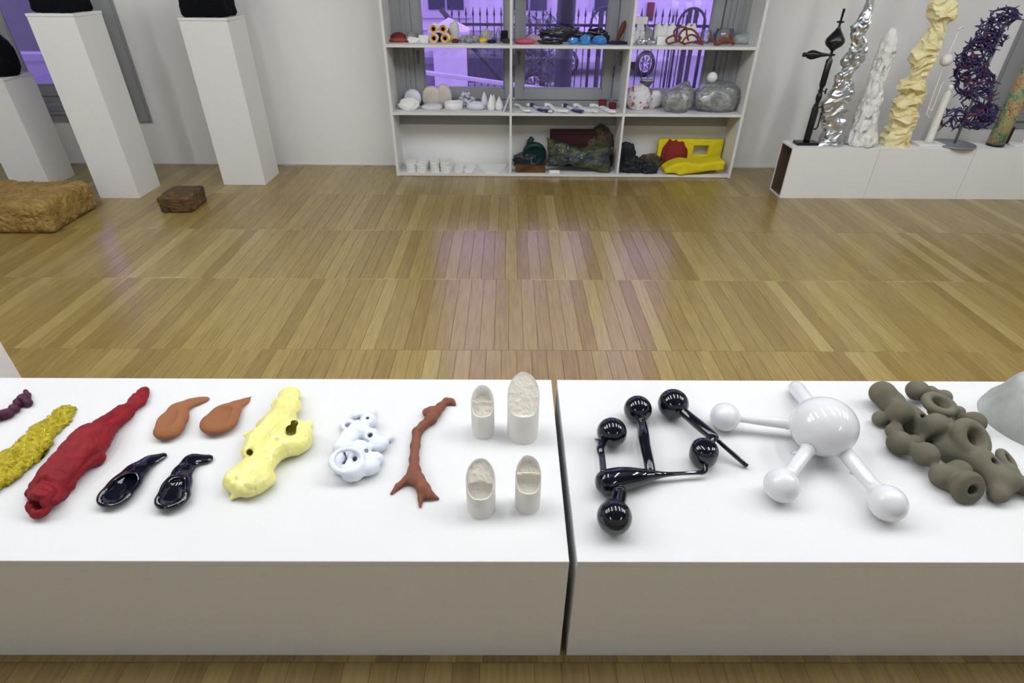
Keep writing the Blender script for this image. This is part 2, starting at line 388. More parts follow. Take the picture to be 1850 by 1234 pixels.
tables = [(-3, .16, .9, 1.69), (.18, 3.4, .9, 1.69), (-1.1, 2.2, 5.57, 5.9)]
cand = []; rnd = random.Random(5)
for j in range(int((YW-Y0)/PL)+1):
    yc = Y0+PL*(j+.5); off = rnd.uniform(0, PW)
    for i in range(int((XR-XL)/PW)):
        xc = XL+off+PW*(i+.5)
        if yc < .2: cand.append((1e9, xc, yc)); continue
        d = depth((xc, yc, 0)); px = CM @ np.array([xc, yc, -H]); u, v = 925+FPX*px[0]/px[2], 617+FPX*px[1]/px[2]
        vis = -30 < u < 1880 and v < 1330 and not any(a < xc < b and c < yc < e for a, b, c, e in tables)
        cand.append((d if vis else 1e6, xc, yc))
cand.sort()
for k, (d, x, y) in enumerate(cand[:300]):
    ob('plank', pm[k % 3], (x, y, 0), parent=floor)
rest_pl = MB()
for d, x, y in cand[300:]:
    y1 = min(y+PL/2-.0008, YW+.01); 
    if y-PL/2 < YW: rest_pl.box(x-PW/2+.0005, x+PW/2-.0005, y-PL/2+.0008, y1, -.016, 0)
struct('plank', rest_pl, OAK, parent=floor, kind='stuff')

# ============================================================ OUTSIDE (street at dusk)
ZG = -1.48
STREET = mat('asphalt', (.30, .30, .33), .8, bump=.2, scale=8)
STONE = mat('pale_stone', (.72, .68, .74), .8, bump=.1, scale=10, col2=(.60, .56, .66), cscale=2)
IRON = mat('painted_iron', (.03, .03, .05), .5)
struct('ground', MB().box(-40, 45, YW+.4, 60, ZG-.2, ZG), STREET)
# facade of the building opposite, with its windows
fa = thing('building', 'pale violet building facade across the street behind the windows', 'building', (0, 27, ZG))
ob('wall', MB().box(-34, 40, 0, .6, 0, 11).local('wall', STONE), parent=fa)
fr_me = MB().box(-.9, .9, -.08, 0, 0, 2.6).box(-1.0, 1.0, -.12, -.0, -.15, 0).local('window_surround', mat('facade_trim', (.55, .5, .62), .7))
pn_me = MB().box(-.72, -.04, -.12, -.08, .15, 2.45).box(.04, .72, -.12, -.08, .15, 2.45).local('facade_pane', mat('facade_pane', (.04, .04, .09), .1))
for x in (-30, -26.5, -23, -19.5, -13.5, -9.8, -6.3, -2.6, .8, 4.2, 14, 18, 22, 26, 31):
    s = ob('window', fr_me, (x, 0, 1.5), parent=fa); ob('pane', pn_me, parent=s)
bd = MB(); 
for z in (.9, 4.6): bd.box(-34, 40, -.1, 0, z, z+.18)
ob('string_course', bd.local('string_course', STONE), parent=fa)
# iron fence
fx0, fx1, FY = -1.15, 7.0, 11.6
fe = thing('iron_fence', 'dark iron railing fence with pointed bars outside the windows', 'fence', (0, FY, ZG))
bar = MB().tube([(0, 0, .1), (0, 0, 2.45)], .011, 6).tube([(0, 0, 2.45), (0, 0, 2.48), (0, 0, 2.6)], [.011, .022, .002], 6).local('bar', IRON, True)
nb = int((fx1-fx0)/.125)
for k in range(nb+1): ob('bar', bar, (fx0+.125*k, 0, 0), parent=fe)
for z in (.12, 2.05, 2.30): ob('rail', MB().box(fx0, fx1, -.02, .02, z, z+.045).local('rail', IRON), parent=fe)
def gate(x, lab):
    g = thing('gate_arch', lab, 'gate', (x, FY-.15, ZG), group=None)
    m = MB(); pts = [(-.24, 0, .0)]+[(-.24*math.cos(t), 0, 2.35+.26*math.sin(t)) for t in np.linspace(0, PI, 11)]+[(.24, 0, 0)]
    ob('hoop', m.tube(pts, .022, 8).local('hoop', IRON, True), parent=g)
    for s in (-.055, .055): ob('post', MB().box(s-.03, s+.03, -.03, .03, 0, 2.6).local('post', IRON), parent=g)
def at_y(u, v, Y): return ony(u, v, Y)
gate(at_y(1250, 40, FY-.15)[0], 'dark hooped gate arch in the fence seen through the right-hand panes')
gate(at_y(1092, 40, FY-.15)[0], 'dark hooped gate arch in the fence in front of the white car')
# drain pipe close to the glass
p = at_y(1021, 60, 6.75)
pp = thing('drain_pipe', 'thick dark blue pipe standing right outside the middle window', 'pipe', (p[0], 6.75, ZG))
ob('shaft', MB().lathe([(.095, 0), (.095, 5.5)], 20).local('shaft', mat('dark_pipe_paint', (.045, .05, .085), .4), True), parent=pp)
ob('collar', MB().lathe([(.108, 1.2), (.108, 1.3)], 20).local('collar', IRON, True), parent=pp)
# stone gate pier with pyramid cap
p = at_y(812, 60, 10.6); hw = .26
pi_ = thing('gate_pier', 'pale stone gate pier with a pyramid cap outside the left panes', 'pier', (p[0], 10.6, ZG))
ob('shaft', MB().box(-hw, hw, -hw, hw, 0, 2.24, .01).local('shaft', STONE), parent=pi_)
ob('cap', MB().add([(-hw-.06, -hw-.06, 2.24), (hw+.06, -hw-.06, 2.24), (hw+.06, hw+.06, 2.24), (-hw-.06, hw+.06, 2.24), (-hw-.06, -hw-.06, 2.32), (hw+.06, -hw-.06, 2.32), (hw+.06, hw+.06, 2.32), (-hw-.06, hw+.06, 2.32), (0, 0, 2.50)],
   [(3, 2, 1, 0), (0, 1, 5, 4), (1, 2, 6, 5), (2, 3, 7, 6), (3, 0, 4, 7), (4, 5, 8), (5, 6, 8), (6, 7, 8), (7, 4, 8)]).local('cap', STONE), parent=pi_)
lw = MB().box(-9.5, p[0]-.27, 10.5, 10.75, ZG, .35).box(-9.5, p[0]-.27, 10.45, 10.8, .35, .45)
lw.world('low_wall', mat('dark_violet_render', (.20, .19, .27), .8), label='dark low garden wall running left from the stone gate pier', cat='wall', smooth=False)  # low wall in one dark violet colour, coping included
a, b = at_y(767, 134, 8.0), at_y(915, 152, 8.0)
MB().tube([a+[-.9, 0, .13], b+[.6, 0, -.07]], .028, 8).tube([(a[0]-.7, a[1], ZG), a+[-.7, 0, .1]], .02, 6).tube([(b[0]+.5, b[1], ZG), b+[.5, 0, -.06]], .02, 6).world('ramp_rail', STONE, label='pale sloping handrail low outside the left panes', cat='rail')
a, b = at_y(851, 82, 11.2), at_y(912, 150, 11.2)
MB().tube([a+[-.5, 0, .55], b+[.5, 0, -.55]], .045, 8).world('brace', IRON, label='dark diagonal steel brace in front of the iron fence', cat='brace')
# terrace steps outside the left window
ts = thing('terrace_steps', 'pale stone steps lit pink outside the far left window', 'steps', (-9.5, 12.5, ZG))
for k in range(7): ob('step', MB().box(-4.2, 4.6, .42*k, .42*k+3-.42*k, .0+.13*k, .13*(k+1)+.0, .01).local('step', STONE), parent=ts)
def car(x, y, col, lab, rz=0., s=1.):
    t = thing('car', lab, 'car', (x, y, ZG), rz); t.scale = (1, 1, s)
    P = [(-2.1, .35), (-2.15, .75), (-2.0, .95), (-1.2, 1.08), (-.55, 1.5), (.9, 1.55), (1.75, 1.15), (2.1, 1.0), (2.15, .4)]
    m = MB(); n = len(P); v = []
    for yy, sc_ in ((-.86, 1), (-.8, 1.02), (.8, 1.02), (.86, 1)):
        for (px, pz) in P: v.append((px*sc_, yy*(.84 if pz > 1.2 else 1), pz))
    f = [tuple(range(n)), tuple(range(4*n-1, 3*n-1, -1))]
    for r in range(3):
        for k in range(n): k2 = (k+1) % n; f.append((r*n+k, (r+1)*n+k, (r+1)*n+k2, r*n+k2))
    body = ob('body', m.add(v, f).local('body', mat('car_paint', col, .25, coat=.5)), parent=t)
    dg = mat('car_glass', (.03, .03, .06), .08)
    w = MB().add([(-1.0, -.83, 1.12), (.0, -.83, 1.12), (.0, -.75, 1.44), (-.55, -.75, 1.42)], [(0, 1, 2, 3)]).add([(.06, -.83, 1.12), (1.45, -.83, 1.14), (.9, -.75, 1.46), (.06, -.75, 1.45)], [(0, 1, 2, 3)])
    ob('side_window', w.local('side_window', dg), parent=t)
    wm = MB(); wm.v = []; W_ = MB().lathe([(.22, -.1), (.33, -.1), (.34, -.05), (.34, .05), (.33, .1), (.22, .1)], 24)
    tyre = W_.local('wheel', mat('tyre', (.012, .012, .015), .8), True)
    hb = MB()
    for k in range(7):
        a_ = 2*PI*k/7; hb.tube([(0, 0, .11), (.21*math.cos(a_), .21*math.sin(a_), .10)], [.03, .022], 5)
    hb.lathe([(.20, .09), (.225, .11), (.21, .115), (.19, .1)], 20)
    hub = hb.local('hub', mat('alloy', (.6, .6, .65), .3, metal=.8), True)
    for px in (-1.3, 1.32):
        for sy in (-1, 1):
            o = ob('wheel', tyre, (px, sy*.80, .34), (PI/2 if sy < 0 else -PI/2, 0, 0), parent=t); ob('hub', hub, parent=o)
    hl = MB().ico((0, 0, 0), (.12, .16, .07)).local('headlight', mat('lamp_glass', (.8, .8, .85), .1), True)
    for sy in (-.62, .62): ob('headlight', hl, (-2.02, sy, .82), parent=t)
w1, w2 = at_y(1038, 115, 21.5), at_y(1153, 115, 21.5)
car((w1[0]+w2[0])/2, 22.3, (.62, .6, .66), 'white car parked behind the fence in the middle window', 0., 1.22)
c2 = at_y(880, 35, 18.); car(c2[0], 18.6, (.05, .05, .09), 'dark car with bright trim parked behind the fence at left', 0.)
# leafy planting by the fence, wall lanterns and a red banner on the facade
b0 = at_y(978, 40, 14.); rr = random.Random(3); m = MB()
for k in range(420):
    c = Vector((rr.gauss(0, .35), rr.gauss(0, .3), rr.uniform(.9, 2.35))); d = Vector((rr.uniform(-1, 1), rr.uniform(-1, 1), rr.uniform(-.6, 1))).normalized()*.13; e = d.cross(Vector((0, 0, 1)))*.35
    m.add([c-d, c-e, c+d, c+e], [(0, 1, 2, 3)])
bs = thing('shrub', 'dim leafy shrub behind the fence in the middle window', 'shrub', (b0[0], 14., ZG))
ob('stem', MB().tube([(0, 0, 0), (.03, 0, 1.6)], [.04, .02], 6).local('stem', IRON, True), parent=bs)
ob('foliage', m.local('foliage', mat('dim_leaf', (.10, .14, .10), .6)), parent=bs, kind='stuff')
for k, u in enumerate((1219, 1229.5, 1243, 1272)):
    q = at_y(u, 18, 15.); t = thing('lantern', 'white cup lantern on a thin post outside the right panes, '+('leftmost of four', 'second from left of four', 'third from left of four', 'rightmost of four')[k], 'lantern', (q[0], 15.+(k % 2)*.6, ZG), group='cup lanterns on thin posts outside the right panes')
    zt = q[2]-ZG
    ob('post', MB().tube([(0, 0, 0), (0, 0, zt-.1)], .018, 6).local('post', IRON, True), parent=t)
    ob('cup', MB().lathe([(.03, zt-.10), (.07, zt), (.08, zt+.15), (.07, zt+.15)], 14).local('cup', OFFWHITE, True), parent=t)
q = at_y(1176, 20, 26.8)
MB().box(q[0]-.14, q[0]+.14, 26.86, 26.99, q[2]-.35, q[2]+.30, .01).box(q[0]-.11, q[0]+.11, 26.84, 26.86, q[2]-.31, q[2]+.26, .004).world('red_sign', mat('sign_red', (.16, .012, .03), .6), label='small dark red sign on the facade beyond the right panes', cat='sign', smooth=False)
MB().box(-16, -6.5, 18.5, 18.9, ZG, 3.4).box(-16, -6.5, 18.45, 18.95, 3.4, 3.5).world('dark_backdrop', mat('dark_backdrop_paint', (.07, .06, .10), .8), label='high dark box added behind the steps to darken the view outside the far left window', cat='wall', smooth=False)  # dark box added to darken the pale facade behind the steps

# ============================================================ PLINTHS, TABLES, SHELVING
def plinth(x0, x1, y0, y1, h, lab, top=True):
    t = thing('plinth', lab, 'plinth', ((x0+x1)/2, (y0+y1)/2, 0)); a, b = (x1-x0)/2, (y1-y0)/2
    ob('body', MB().box(-a, a, -b, b, 0, h-.02, .0015).local('body', PLINTH), parent=t)
    ob('top_board', MB().box(-a-.004, a+.004, -b-.004, b+.004, h-.02, h, .002).local('top_board', PLINTH), parent=t)
    return t
plinth(-3.612, -3.262, 4.884, 5.236, 1.416, 'tall white square plinth left, carrying a big black fibrous block, behind the brown block')
plinth(-2.68, -2.287, 5.262, 5.63, 1.368, 'tall white square plinth second from the left, nearest the shelving, carrying a black fibrous block')
plinth(-4.60, -4.242, 5.177, 5.53, .92, 'lower white plinth at the far left carrying a lumpy black sculpture')
plinth(-2.62, -2.27, 1.765, 2.115, 1.25, 'white plinth cut off at the left edge just behind the display table')
ZT_ = .461
def table(x0, x1, y0, y1, lab):
    t = thing('display_table', lab, 'table', ((x0+x1)/2, y0, 0)); w = (x1-x0)/2; d = y1-y0
    ob('tabletop', MB().box(-w, w, 0, d, ZT_-.02, ZT_, .0012).local('tabletop', WHITE), parent=t)
    s = MB().box(-w, w, .0, .02, 0, ZT_-.02).box(-w, w, d-.02, d, 0, ZT_-.02).box(-w, -w+.02, .02, d-.02, 0, ZT_-.02).box(w-.02, w, .02, d-.02, 0, ZT_-.02)
    ob('side_panel', s.local('side_panel', WHITE), parent=t)
table(-2.35, .161, .905, 1.678, 'long low white display table at left holding the red, yellow and terracotta pieces')
table(.182, 2.65, .905, 1.678, 'long low white display table at right holding the black and white glass pieces')

# ---- open shelving unit in front of the middle window
SX0, SX1, SY0, SY1, ST = -1.106, 2.192, 5.56, 5.875, 1.76
SZ = [.595, 1.157]; DV = [.014, 1.069]
sh = thing('shelving_unit', 'white open shelving unit of square cells standing in front of the middle window', 'shelf', ((SX0+SX1)/2, SY0, 0))
cx = (SX0+SX1)/2; sd = SY1-SY0
for a, b in ((SX0, SX0+.026), (SX1-.026, SX1)): ob('side_panel', MB().box(a-cx, b-cx, 0, sd, 0, ST, .0015).local('side_panel', WHITE), parent=sh)
ob('base_board', MB().box(SX0+.026-cx, SX1-.026-cx, .001, sd, .004, .028).local('base_board', WHITE), parent=sh)
ob('top_board', MB().box(SX0+.026-cx, SX1-.026-cx, .001, sd, ST-.026, ST).local('top_board', WHITE), parent=sh)
for z in SZ: ob('shelf', MB().box(SX0+.026-cx, SX1-.026-cx, .0, sd, z-.024, z, .0015).local('shelf', WHITE), parent=sh)
for x in DV:
    for a, b in ((.028, SZ[0]-.024), (SZ[0], SZ[1]-.024), (SZ[1], ST-.026)): ob('divider', MB().box(x-.011-cx, x+.011-cx, .0, sd, a, b, .001).local('divider', WHITE), parent=sh)
FLOORZ = [.028, SZ[0], SZ[1]]

# ---- low hollow plinths at right
RX = [2.457, 3.217, 4.052, 4.88, 5.7]; RY0, RY1, RZ = 4.993, 5.235, .446
for k in range(4):
    x0, x1 = RX[k]+(.0015 if k else 0), RX[k+1]-.0015; w = (x1-x0)/2; t = .016
    th = thing('low_plinth', ['white hollow box plinth with open brown end, under the black and silver columns', 'white box plinth under the cream column and thin white piece, second of the row', 'white box plinth under the painted tube, third of the row', 'white box plinth cut off at the right edge'][k], 'plinth', ((x0+x1)/2, RY0, 0))
    d = RY1-RY0
    ob('front_panel', MB().box(-w, w, 0, t, 0, RZ-t).local('front_panel', PLINTH), parent=th)
    ob('back_panel', MB().box(-w, w, d-t, d, 0, RZ-t).local('back_panel', PLINTH), parent=th)
    ob('top_board', MB().box(-w, w, 0, d, RZ-t, RZ, .001).local('top_board', PLINTH), parent=th)
    ob('base_board', MB().box(-w, w, t, d-t, 0, t).local('base_board', PLINTH), parent=th)
    ob('inner_lining', MB().box(-w+.004, w-.004, t, t+.003, t, RZ-t).box(-w+.004, w-.004, d-t-.003, d-t, t, RZ-t).box(-w+.004, w-.004, t, d-t, RZ-t-.003, RZ-t).box(-w+.004, w-.004, t+.003, d-t-.003, t, t+.003).local('inner_lining', BROWNIN), parent=th)

# ============================================================ SCULPTURES ON THE TWO TABLES
Z0 = ZT_
def chain_pts(K, s, pts, z0=Z0, sq=1., lift=0.):
    """pixel chain (x, y, r) -> world centres and radii; pieces rest on z0 (heights squashed by sq)"""
    P, R = [], []
    for q in pts:
        c, r = rest(*K(q[0], q[1]), q[2]/s, z0, sq); lf = q[3] if len(q) > 3 else lift
        if lf: c = onz(*K(q[0], q[1]), z0+r*sq+lf)
        P.append(c); R.append(r)
    return np.array(P), np.array(R)
def squashed(sq, z0=Z0):
    def f(P): q = P.copy(); q[..., 2] = z0+(q[..., 2]-z0)/sq; return q
    return f
def unsq(P, sq, z0=Z0): P = P.copy(); P[:, 2] = z0+(P[:, 2]-z0)/sq; return P

# --- red twisted form
P, R = chain_pts(K1, 4.1125, [(1068, 152, 32), (1010, 235, 55), (910, 320, 72), (800, 395, 92), (700, 490, 128), (600, 600, 138), (500, 700, 138), (420, 800, 128), (360, 880, 108)], sq=.75)
Q = unsq(P, .75); SQ = squashed(.75)
Pe, Re = chain_pts(K1, 4.1125, [(318, 985, 118)], sq=.8)
ax = np.array([-.25, -.75, .6])
Pl, Rl = chain_pts(K1, 4.1125, [(470, 450, 50), (520, 430, 45), (240, 900, 40), (470, 870, 60), (700, 650, 60)], sq=.75)
def fred(g):
    g0 = g; g = SQ(g); d = dchain(g, Q, R, .03)
    for p, r in zip(unsq(Pl, .75), Rl): d = smin(d, dsph(g, p, r), .03)
    d = smin(d, dcap(g0, P[-1], Pe[0]+[0, .02, 0], R[-1]*.75, Re[0]*.8), .03)
    d = smin(d, dtor(g0, Pe[0]+ax*.012, Re[0]*.66, Re[0]*.30, ax), .008)
    d = smax(d, -dcap(g0, Pe[0]-ax*.03, Pe[0]+ax*.08, Re[0]*.42, Re[0]*.50), .008)
    return smax(d, Z0-g0[..., 2], .004)
lo, hi = bounds(np.vstack([P, Pe]), .075)
V, F = sdf_mesh(fred, lo, hi, .0036, lambda v: .010*fbm(v, 11, 3, 1)+.020*np.minimum(np.abs(vn(v*[1, 1, 1.6], 13, 5)), .40)+.007*np.minimum(np.abs(vn(v, 30, 15)), .35)+.0035*fbm(v, 75, 2, 9)-.007, Z0)
worldmesh('red_clay_form', V, F, REDCLAY, 'big rough red tapering clay form with a curled open end', 'sculpture')

# --- crinkled yellow gold strip
P, R = chain_pts(K1, 4.1125, [(490, 300, 66), (430, 370, 82), (330, 450, 96), (240, 550, 118), (130, 660, 138), (0, 770, 140), (-150, 880, 140)], sq=.28)
P2, R2 = chain_pts(K1, 4.1125, [(350, 620, 50), (280, 430, 60), (60, 620, 60)], sq=.28)
Q = unsq(np.vstack([P, P2]), .28); RR = np.hstack([R, R2]); SG = squashed(.28)
def fgold(g):
    g0 = g; g = SG(g); d = dchain(g, Q[:7], RR[:7], .02)
    for p, r in zip(Q[7:], RR[7:]): d = smin(d, dsph(g, p, r), .02)
    return smax(d*.35, Z0-g0[..., 2], .003)
lo, hi = bounds(P, .06); lo[2] = Z0-.01; hi[2] = Z0+.04
V, F = sdf_mesh(fgold, lo, hi, .0024, lambda v: .0065*fbm(v, 110, 2, 3, True)+.006*fbm(v, 160, 1, 33)+.008*fbm(v, 26, 2, 4)+.001, Z0, 1)
worldmesh('gold_crumpled_strip', V, F, GOLD, 'long crinkled yellow gold foil-like strip lying left of the red form', 'sculpture')

# --- purple beads
P, R = chain_pts(K1, 4.1125, [(-70, 375, 50), (-20, 330, 46), (25, 325, 46), (60, 315, 44), (105, 280, 42), (145, 232, 40), (175, 210, 48), (205, 238, 34), (200, 182, 26), (190, 152, 15)])
V, F = sdf_mesh(lambda g: smin(smin(dchain(g, P[[5, 6, 8, 9]], R[[5, 6, 8, 9]]*.9, .004), np.min([dsph(g, p, r) for p, r in zip(P, R)], axis=0), .005), dchain(g, P[:7], R[:7]*.55, .004), .004),
    *bounds(P, .03), .0028, lambda v: .0018*fbm(v, 60, 2, 2)+.001*fbm(v, 130, 1, 3, True), Z0)
worldmesh('purple_knotted_form', V, F, PURPLE, 'small dark purple knotted bead-like form at the left table edge', 'sculpture')

# --- spoon shaped forms
def spoon(K, s, pts, dish, m, label, sq, name='spoon_form', seed=1, grp=None, deep=.55, h=.0030, tail=0.):
    P, R = chain_pts(K, s, pts, sq=sq); Q = unsq(P, sq); S_ = squashed(sq)
    D, DR = chain_pts(K, s, dish, sq=sq)
    for i in range(len(D)): D[i] = onz(*K(dish[i][0], dish[i][1]), Z0+2*R[i]*sq*.9); D[i][2] = Z0+2*R[i]+DR[i]-deep*2*R[i]
    def fn(g):
        g0 = g; g = S_(g); d = dchain(g, Q, R, .02); e = dchain(g, D, DR*1.02, .02)
        return smax(smax(d, -e, .014)*sq**.5, Z0-g0[..., 2], .004)
    lo, hi = bounds(P, R.max()+.012); lo[2] = Z0-.01
    V, F = sdf_mesh(fn, lo, hi, h, None, Z0, 5)
    return worldmesh(name, V, F, m, label, 'sculpture', grp)
spoon(K1, 4.1125, [(1258, 430, 118), (1285, 360, 108), (1325, 285, 74), (1410, 240, 46), (1480, 222, 36), (1530, 210, 28)], [(1225, 380, 75), (1270, 300, 48)], TERRA, 'orange terracotta spoon form, left of the pair, tail curving right', .42, deep=.35)
spoon(K2, 4.408, [(75, 400, 158), (120, 340, 120), (200, 280, 62), (270, 245, 34), (322, 208, 12)], [(60, 370, 95), (110, 320, 60)], TERRA, 'orange terracotta spoon form, right of the pair, pointed tail up right', .36, deep=.35)
spoon(K1, 4.1125, [(862, 915, 142), (930, 835, 122), (1010, 745, 92), (1105, 675, 62), (1205, 635, 40)], [(852, 905, 92), (920, 825, 70), (985, 755, 42)], GLOSSBLACK, 'glossy black dished spoon form, left of the black pair, long hollow bowl', .42, deep=.55)
spoon(K1, 4.1125, [(1285, 935, 138), (1312, 850, 108), (1360, 745, 74), (1420, 665, 60), (1540, 655, 48)], [(1275, 915, 88), (1305, 835, 60)], GLOSSBLACK, 'glossy black spoon form, right of the black pair, tail bent right', .44, deep=.5)

# --- yellow bone-like form
LY = [(628, 200, 92), (600, 285, 120), (560, 380, 128), (480, 470, 118), (620, 490, 138), (715, 495, 104), (560, 580, 150), (440, 670, 138), (390, 745, 135), (325, 800, 138), (215, 865, 118), (325, 895, 130), (415, 860, 108), (390, 540, 112), (340, 640, 98), (435, 430, 74), (680, 565, 122), (745, 560, 70)]
P, R = chain_pts(K2, 4.408, LY, sq=.7); Q = unsq(P, .7); SY = squashed(.7)
Fp, Fr = chain_pts(K2, 4.408, [(272, 512, 26, .022), (400, 520, 80, .01), (180, 1010, 28), (260, 930, 80), (770, 430, 45), (690, 600, 80)], sq=.7); FQ = unsq(Fp, .7)
HY = [(642, 470, 40), (672, 415, 22), (310, 650, 30), (560, 735, 22), (590, 185, 42), (570, 295, 20), (405, 520, 40), (530, 560, 26), (250, 735, 34), (220, 790, 30)]
def fyel(g):
    g0 = g; g = SY(g); d = None
    for p, r in zip(Q, R): e = dsph(g, p, r); d = e if d is None else smin(d, e, .018)
    d = smin(d, dcap(g, FQ[0], FQ[1], Fr[0], Fr[1]), .012); d = smin(d, dcap(g, FQ[2], FQ[3], Fr[2], Fr[3]), .015)
    d = smin(d, dsph(g, FQ[4], Fr[4]), .015); d = smin(d, dsph(g, FQ[5], Fr[5]), .02)
    d = d*.85
    def bore(d, k, x, y, r):
        c = onz(*K2(x, y), Z0+(.06 if k < 4 else .075)); q = r/4.408*mpp(c); dv = ray(*K2(x, y)); dv = dv/np.linalg.norm(dv)
        return smax(d, -(dcap(g0, c-dv*.05, c+dv*.035, q*1.1, q*.8) if k < 4 else dcap(g0, c-dv*.08, c, q*1.6, q*.8)), .006 if k < 4 else .014)
    for k, (x, y, r) in enumerate(HY):
        if k >= 4: d = bore(d, k, x, y, r)
    d = smax(d, -(d+.010), .004)
    for k, (x, y, r) in enumerate(HY[:4]): d = bore(d, k, x, y, r)
    return smax(d, Z0-g0[..., 2], .004)
lo, hi = bounds(P, .07); lo[2] = Z0-.01; hi[2] = Z0+.14
V, F = sdf_mesh(fyel, lo, hi, .0034, lambda v: .009*np.minimum(np.abs(vn(v*[1.3, .8, 1], 15, 21)), .3)+.006*np.minimum(np.abs(vn(v*[1, 1.3, 1], 38, 22)), .3)+.002*fbm(v, 60, 2, 8)-.004, Z0)
worldmesh('yellow_bone_form', V, F, YELLOWC, 'lemon yellow glazed clay form like a hollow bone with dark holes', 'sculpture')

# --- small bluish white form
LW = [(1280, 330, 40), (1220, 340, 38), (1160, 355, 26), (1255, 400, 72), (1180, 480, 88), (1100, 540, 82), (1050, 600, 78), (1010, 700, 62), (1040, 770, 60), (1140, 790, 100), (1250, 760, 86), (1310, 700, 66), (1180, 640, 100), (1340, 580, 78), (1420, 530, 42), (1290, 520, 70), (1290, 770, 60)]
P, R = chain_pts(K2, 4.408, LW, sq=.8); Q = unsq(P, .8); SW = squashed(.8)
HW = [(1148, 702, 27), (1242, 638, 17), (1062, 735, 12), (1262, 505, 34), (1060, 640, 40), (1250, 375, 20)]
cr, rr_ = rest(*K2(1095, 435), 62/4.408, Z0, .5)
def fwh(g):
    g0 = g; g = SW(g); d = None
    for p, r in zip(Q, R): e = dsph(g, p, r); d = e if d is None else smin(d, e, .010)
    d = smin(d, dtor(g0, cr, rr_*.72, rr_*.24), .004)
    d = smax(d, -(d+.008), .003)
    for k, (x, y, r) in enumerate(HW):
        c = onz(*K2(x, y), Z0+.045); q = r/4.408*mpp(c); dv = ray(*K2(x, y)); dv = dv/np.linalg.norm(dv)
        d = smax(d, -dcap(g0, c-dv*.03, c+dv*(.05 if k < 3 else .002), q, q*.8), .005)
    cB = onz(*K2(1090, 715), Z0+.058); d = smin(d, dtor((g0-cB)*[.92, 1.12, 1]+cB, cB, .041, .0065, (.1, -.35, .93)), .010)
    d = smin(d, dtor(g0, onz(*K2(1148, 702), Z0+.048), .014, .0065, (0, -.6, .8)), .006)
    return smax(d, Z0-g0[..., 2], .003)
lo, hi = bounds(P, .05); lo[2] = Z0-.008; hi[2] = Z0+.10
V, F = sdf_mesh(fwh, lo, hi, .0024, lambda v: .0045*fbm(v, 22, 2, 4)+.004*np.minimum(np.abs(vn(v, 36, 6)), .35), Z0)
worldmesh('white_folded_form', V, F, BLUEWHITE, 'small lumpy bluish white porcelain form with folds and little holes', 'sculpture')

# --- terracotta branch
def K3c(pts, sq=.9): return chain_pts(K3, 4.114, pts, sq=sq)
a1 = K3c([(580, 290, 14), (560, 270, 20), (520, 268, 24), (475, 310, 30), (440, 350, 38), (405, 400, 40), (345, 450, 30), (303, 495, 34), (288, 600, 33), (280, 700, 34), (282, 780, 42), (300, 850, 52)])
a2 = K3c([(282, 790, 40), (230, 850, 32), (160, 900, 22), (112, 955, 13)]); a3 = K3c([(310, 850, 50), (355, 920, 46), (395, 965, 34), (460, 992, 11)]); a4 = K3c([(345, 920, 40), (330, 990, 20), (325, 1050, 13)]); a5 = K3c([(375, 350, 34), (405, 345, 42)])
def fbr(g):
    d = dchain(g, *a1, .012)
    for q in (a2, a3, a4, a5): d = smin(d, dchain(g, *q, .008), .012)
    d = smax(d, -dcap(g, onz(*K3(360, 445), Z0+.026), onz(*K3(320, 490), Z0+.024), .0045, .0035), .003)
    return smax(d, Z0-g[..., 2], .002)
lo, hi = bounds(np.vstack([a1[0], a2[0], a3[0], a4[0]]), .04); lo[2] = Z0-.006
V, F = sdf_mesh(fbr, lo, hi, .0024, lambda v: .0006*fbm(v, 50, 2, 4), Z0, 4)
worldmesh('terracotta_branch', V, F, TERRA2, 'thin terracotta branch form with forked foot and curled tip', 'sculpture')

